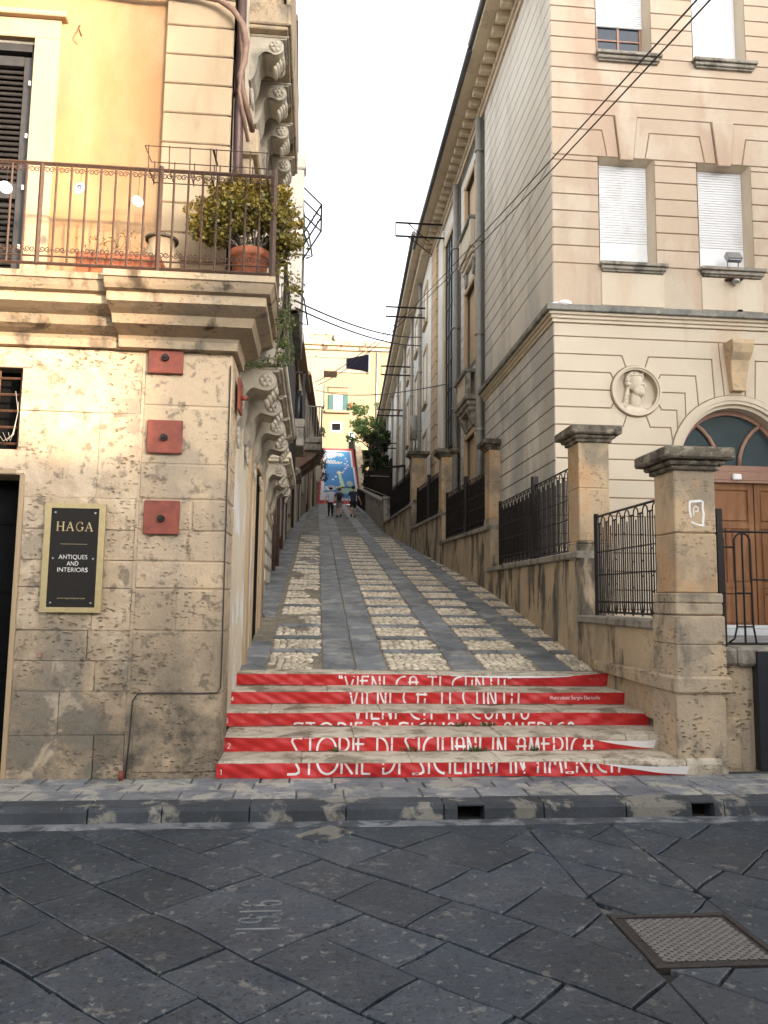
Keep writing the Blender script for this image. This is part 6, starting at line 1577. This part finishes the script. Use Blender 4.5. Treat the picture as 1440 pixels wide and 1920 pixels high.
b=MB(); b.bar((5.03,TB-.35,24.9),(5.03,TB-.35,26.9),.09); b.bar((2.6,TB-.35,24.9),(2.6,TB-.35,26.3),.07); b.build('post',M['pipe_grey'],aw)
for k,(x,z) in enumerate(((.3,20.9),(3.15,20.95))):
    b=MB(); b.lathe((x,TB-.3,z),[(.16,0),(.2,.3)],10); leaves(b,(x,TB-.3,z+.5),(.28,.2,.3),60,.14); tag(b.build('hanging_pot',M['leaf_dark'] if k==0 else M['terracotta']),['potted plant hung left of the green shuttered window','reddish pot hung right of the green shuttered window'][k],'plant')
# grey-green plants hanging on the left row near the yellow house
for k,(x,t,z) in enumerate(((.35,60,13.0),(.45,60,12.0),(.52,60,11.1),(.2,58,14.2))):
    b=MB(); leaves(b,(x,t,z),(.30,.4,.42),160,.13,1,0,.6); tag(b.build('hanging_plant',M['leaf_dark']),['second from the top','third from the top','lowest','topmost'][k]+' clump of wall plants on the far end of the left row','plant','plants hanging on the end of the left row')
GBd=thing('pedimented_house','large cream house with pedimented windows on the skyline behind the yellow one','building',(3,92,20)); TG=92
b=MB(); b.box(-18,20,TG,TG+10,16,32.3); b.box(-12,2.1,TG+1,TG+8,32.3,34.2); b.box(-12,-1.4,TG+.9,TG+6,34.2,34.9); b.box(2.1,20,TG+1,TG+8,32.3,33.5); b.build('wall',M['far_cream'],GBd)
b=MB(); b.box(-18,20,TG-.7,TG+1,32.3,32.8,c=.1); b.box(-18,20,TG-.35,TG+.5,31.8,32.3,c=.1); b.box(-18,20,TG-.15,TG,30.9,31.1,c=.03); b.box(-12,2.1,TG+.9,TG+1.2,34.1,34.25); b.build('cornice',M['cornice_stone'],GBd)
for x in(-5.5,-.6,4.3,9.2):
    b=MB(); b.prism([(x-1.9,29.0),(x+1.9,29.0),(x+1.9,29.25),(x,30.3),(x-1.9,29.25)],FRONT(TG),-.05,.5,.05); b.box(x-1.3,x+1.3,TG-.12,TG,25,29,c=.05); w1=b.build('window',M['cornice_stone'],GBd)
    b=MB(); b.prism([(x-1.35,29.28),(x+1.35,29.28),(x,30.0)],FRONT(TG),.49,.51,0,tone=-.2); b.build('pediment_panel',M['far_cream'],w1)
    b=MB(); b.box(x-.9,x+.9,TG-.16,TG-.1,25.2,28.6); b.build('shutter',M['far_white'],w1)
b=MB(); b.box(-2.6,-1.6,TG+.86,TG+.92,32.8,34.6); b.build('attic_window',M['sky_tint_glass'],GBd)
b=MB(); b.ball((2.0,TG+.7,33.7),.5,.2,.5); tag(b.build('satellite_dish',M['pipe_grey']),'round grey satellite dish on the parapet of the pedimented skyline house','satellite dish')
LH=thing('pink_house','pale house with a little brown canopy between the left row and the yellow house','building',(-1,66,14)); b=MB(); b.box(-9,.30,66,73,10,22.6); b.build('wall',M['far_cream'],LH); b=MB(); b.box(.1,1.5,66.5,68.5,21.6,21.8); b.build('canopy',M['roof_tile'],LH); b=MB(); b.box(.25,.42,67,68.2,18.6,20.6); b.build('shutter',M['green_shutter'],LH)
# ================================================================== TREES AND SHRUBS
def tree(name,lab,base,h,R_,nclump,nl,size,mat_,tl,th_,fork=5,feather=False):
    root=thing(name,lab,'tree' if 'tree' in name else 'shrub',base); tb=MB(); lb=MB(); x,y,z=base
    tb.tube([(x,y,z-.5),(x+.05,y,z+h*.3),(x-.05,y,z+h*.55)],[.16*h/6,.11*h/6,.07*h/6],8)
    for i in range(nclump):
        a=rnd(0,6.28); k=rnd(.35,1)**.6; c=(x+R_*k*math.cos(a),y+R_*k*math.sin(a)*.8,z+h*((.45 if name!='shrub' else -.05)+(.5 if name!='shrub' else 1.0)*rnd(0,1))*(1.05-.18*k))
        tb.tube([(x+rnd(-.05,.05),y,z+h*rnd(.25,.55)),((x+c[0])/2,(y+c[1])/2,(z+h*.4+c[2])/2),c],[.05*h/6,.03*h/6,.012],5)
        leaves(lb,c,(R_*.26,R_*.24,h*.045),nl,size,.8,tl,th_)
    tb.build('trunk',M['bark'],root); lb.build('crown',M[mat_],root)
tree('young_tree','young light green tree with feathery open crown in front of the yellow house',(3.9,56,10.5),6.2,1.75,34,46,.26,'leaf_tree',.1,1)
tree('shrub','dense dark shrub filling the gap between the mural stairs and the pale wing',(4.15,50,9.0),4.2,.75,46,80,.17,'leaf_dark',0,.7)
tree('shrub','dark green shrub below the young tree, behind the spiked fence',(3.75,44,8.3),3.4,.42,34,80,.13,'leaf_dark',0,.6)
tree('shrub','tall dark shrub at the foot of the young tree beside the stair wall',(4.1,57.5,10.5),4.4,.7,46,80,.17,'leaf_dark',.1,1)
# ================================================================== WIRES
def wire(a,b_,sag,r,lab,grp='overhead wires',m='cable'):
    mb=MB(); P_=[]
    for i in range(21): k=i/20; P_.append((a[0]+(b_[0]-a[0])*k,a[1]+(b_[1]-a[1])*k,a[2]+(b_[2]-a[2])*k-sag*4*k*(1-k)))
    mb.tube(P_,r,4); tag(mb.build('overhead_wire',M[m]),lab,'wire',grp)
wire((-.58,16,8.05),(4.0,29.6,12.13),.25,.022,'upper of the two wires crossing the sky from the hanging plant to the pale wing')
wire((-.57,16,7.89),(4.0,29.6,11.77),.22,.022,'lower of the two wires crossing the sky from the hanging plant to the pale wing')
wire((3.64,6.5,7.63),(3.3,28.65,12.72),.06,.013,'upper of the twin wires slanting across the palazzo corner')
wire((3.74,6.5,7.60),(3.3,28.65,12.55),.10,.013,'lower of the twin wires slanting across the palazzo corner')
wire((3.3,28.65,12.72),(-.34,46,14.75),.3,.022,'upper wire crossing the alley in front of the skyline house')
wire((3.3,28.65,12.55),(-.1,46,14.6),.3,.022,'lower wire crossing the alley in front of the yellow house')
wire((-.3,45,14.0),(3.9,22.0,8.1),.35,.018,'wire sagging across the alley towards the tall glazed window')
# ================================================================== PEOPLE
def skinobj(name,verts,edges,m,parent,root=0,sub=2):
    me=bpy.data.meshes.new(name); me.from_pydata([v[:3] for v in verts],edges,[]); me.materials.append(m)
    o=bpy.data.objects.new(name,me); COL.objects.link(o)
    md_=o.modifiers.new('skin','SKIN'); md_.use_smooth_shade=True
    sv=me.skin_vertices[0].data
    for i,v in enumerate(verts): sv[i].radius=(v[3],v[4] if len(v)>4 else v[3]); sv[i].use_root=(i==root)
    sb=o.modifiers.new('sub','SUBSURF'); sb.levels=sub; sb.render_levels=sub
    adopt(o,parent); return o
def person(lab,s,t,hgt,top,legs,shoes,long_,hatm,pack=False,phase=1,arms=((-.25,0),(.28,.1)),hair=True):
    root=thing('person',lab,'person',(s,t,rz(t)),'people walking up the ramp'); k=hgt/1.72; z0=rz(t)
    def V(x,y,z,r,r2=None): return (s+x*k,t+y*k,z0+z*k,r*k,(r2 or r)*k)
    ph=.16*phase
    body=[V(0,0,.95,.10,.08),V(0,.01,1.15,.10,.08),V(0,.0,1.36,.13,.09),V(0,.0,1.47,.06,.06),V(0,.01,1.56,.05,.055),V(0,.02,1.64,.085,.10),V(0,.02,1.73,.06,.07)]
    E_=[(0,1),(1,2),(2,3),(3,4),(4,5),(5,6)]
    feet=[]
    for sg in(-1,1):
        f_=ph*sg; b0=len(body)
        body+=[V(.09*sg,0,.86,.085,.09),V(.10*sg,f_*.6,.48,.055,.06),V(.10*sg,f_*1.1-.03,.12,.036,.04),V(.10*sg,f_*1.1+.10,.05+(.04 if f_<0 else 0),.035,.03)]
        E_+=[(0,b0),(b0,b0+1),(b0+1,b0+2),(b0+2,b0+3)]; feet.append((.10*sg,f_*1.1))
        ax,ay=arms[0 if sg<0 else 1]; b1=len(body)
        body+=[V(.19*sg,0,1.40,.05),V((.23+abs(ax)*.15)*sg,ay*.5,1.13,.038),V((.25+abs(ax)*.4)*sg,ay+.05,.90,.026),V((.26+abs(ax)*.42)*sg,ay+.07,.83,.032,.018)]
        E_+=[(2,b1),(b1,b1+1),(b1+1,b1+2),(b1+2,b1+3)]
        for q in range(5):
            b2=len(body); off=(q-2)*.016; ln=(.05,.075,.085,.078,.06)[q]
            body+=[V((.26+abs(ax)*.42)*sg+off,ay+.075,.80,.009),V((.26+abs(ax)*.42)*sg+off,ay+.085,.80-ln,.007)]
            E_+=[(b1+3,b2),(b2,b2+1)]
    skinobj('body',body,E_,M['skin'],root)
    sh_v=[V(0,0,.80,.165,.135),V(0,0,.92,.172,.14),V(0,.01,1.13,.158,.125),V(0,0,1.34,.175,.125),V(0,0,1.45,.08,.08)]; se=[(0,1),(1,2),(2,3),(3,4)]
    for sg in(-1,1):
        b1=len(sh_v); ax,ay=arms[0 if sg<0 else 1]; sh_v+=[V(.19*sg,0,1.40,.068),V((.225+abs(ax)*.12)*sg,ay*.4,1.18,.06)]; se+=[(3,b1),(b1,b1+1)]
    skinobj('shirt',sh_v,se,top,root)
    lv_=[V(0,0,.92,.15,.12)]; le=[]
    for sg in(-1,1):
        f_=ph*sg; b1=len(lv_); lv_+=[V(.09*sg,0,.82,.105,.11),V(.10*sg,f_*.55,.52,.08,.085)]; le+=[(0,b1),(b1,b1+1)]
        if long_: lv_.append(V(.10*sg,f_*1.08-.03,.13,.055,.06)); le.append((b1+1,b1+2))
    skinobj('trousers' if long_ else 'shorts',lv_,le,legs,root)
    for sg,(fx,fy) in zip((-1,1),feet):
        b=MB(); b.ball((s+fx*k,t+(fy+.05)*k,z0+.055*k+(.03 if fy<0 else 0)),.05*k,.14*k,.055*k); b.ball((s+fx*k,t+(fy-.02)*k,z0+.10*k+(.03 if fy<0 else 0)),.045*k,.06*k,.06*k); b.build('shoe',shoes,root)
    fc=MB(); fc.ball((s,t+.125*k,z0+1.64*k),.018*k,.02*k,.025*k,8,5); 
    for sg in(-1,1): fc.ball((s+sg*.088*k,t+.02*k,z0+1.64*k),.012*k,.02*k,.032*k,8,5)
    fc.build('ears_and_nose',M['skin'],root)
    if hair:
        b=MB(); b.ball((s,t-.005*k,z0+1.675*k),.098*k,.112*k,.105*k,14,10); b.build('hair',M['hair'],root)
    if hatm:
        b=MB(); c=(s,t,z0+1.71*k); b.lathe(c,[(.20*k,-.015*k),(.19*k,.008*k),(.115*k,.02*k),(.11*k,.09*k),(.09*k,.12*k),(.02*k,.13*k)],18); hh=b.build('hat',hatm,root)
        b=MB(); b.lathe(c,[(.118*k,.018*k),(.115*k,.045*k)],18); b.build('hat_band',M['cloth_black'],hh)
    if pack:
        b=MB(); b.ball((s,t-.16*k,z0+1.20*k),.15*k,.10*k,.22*k,14,10); pk=b.build('backpack',M['cloth_black'],root)
        b=MB()
        for sg in(-1,1): b.tube([(s+sg*.08*k,t-.12*k,z0+1.38*k),(s+sg*.10*k,t,z0+1.50*k),(s+sg*.11*k,t+.12*k,z0+1.38*k)],.015*k,5)
        b.build('strap',M['cloth_black'],pk)
person('leftmost person on the ramp, in white shirt, black trousers and pale hat',.76,43.6,1.68,M['shirt_white'],M['cloth_black'],M['cloth_black'],True,M['shirt_white'],phase=1)
person('middle person on the ramp, in grey with black backpack and straw hat',1.22,43.0,1.66,M['cloth_grey'],M['cloth_lightgrey'],M['cloth_black'],False,M['straw'],pack=True,phase=-1,arms=((.2,.02),(-.25,.02)))
person('rightmost person on the ramp, dark haired, in navy t-shirt and black shorts',2.02,43.2,1.76,M['cloth_navy'],M['cloth_black'],M['cloth_black'],False,None,phase=1.1,arms=((.12,.0),(.45,.05)))
# ================================================================== HOUSES ACROSS THE STREET (unseen, added and sized to block the low sun)
oh=thing('opposite_shade_house','low house across the street, behind the viewer','building',(0,-6,0)); b=MB(); b.box(-30,13.6,-14,-6.2,-.02,4.75); b.build('wall',M['side_plaster'],oh); b=MB(); b.box(-30.2,13.7,-14.2,-6.0,4.75,4.9,c=.03); b.build('roof',M['roof_tile'],oh)
oh=thing('opposite_shade_house','tall house across the street, behind the viewer on the right','building',(20,-6,0)); b=MB(); b.box(13.75,44,-15,-6.2,-.02,17); b.build('wall',M['side_plaster'],oh); b=MB(); b.box(13.7,44.2,-15.2,-6.0,17,17.2,c=.03); b.build('roof',M['roof_tile'],oh)
SC.render.engine='CYCLES'
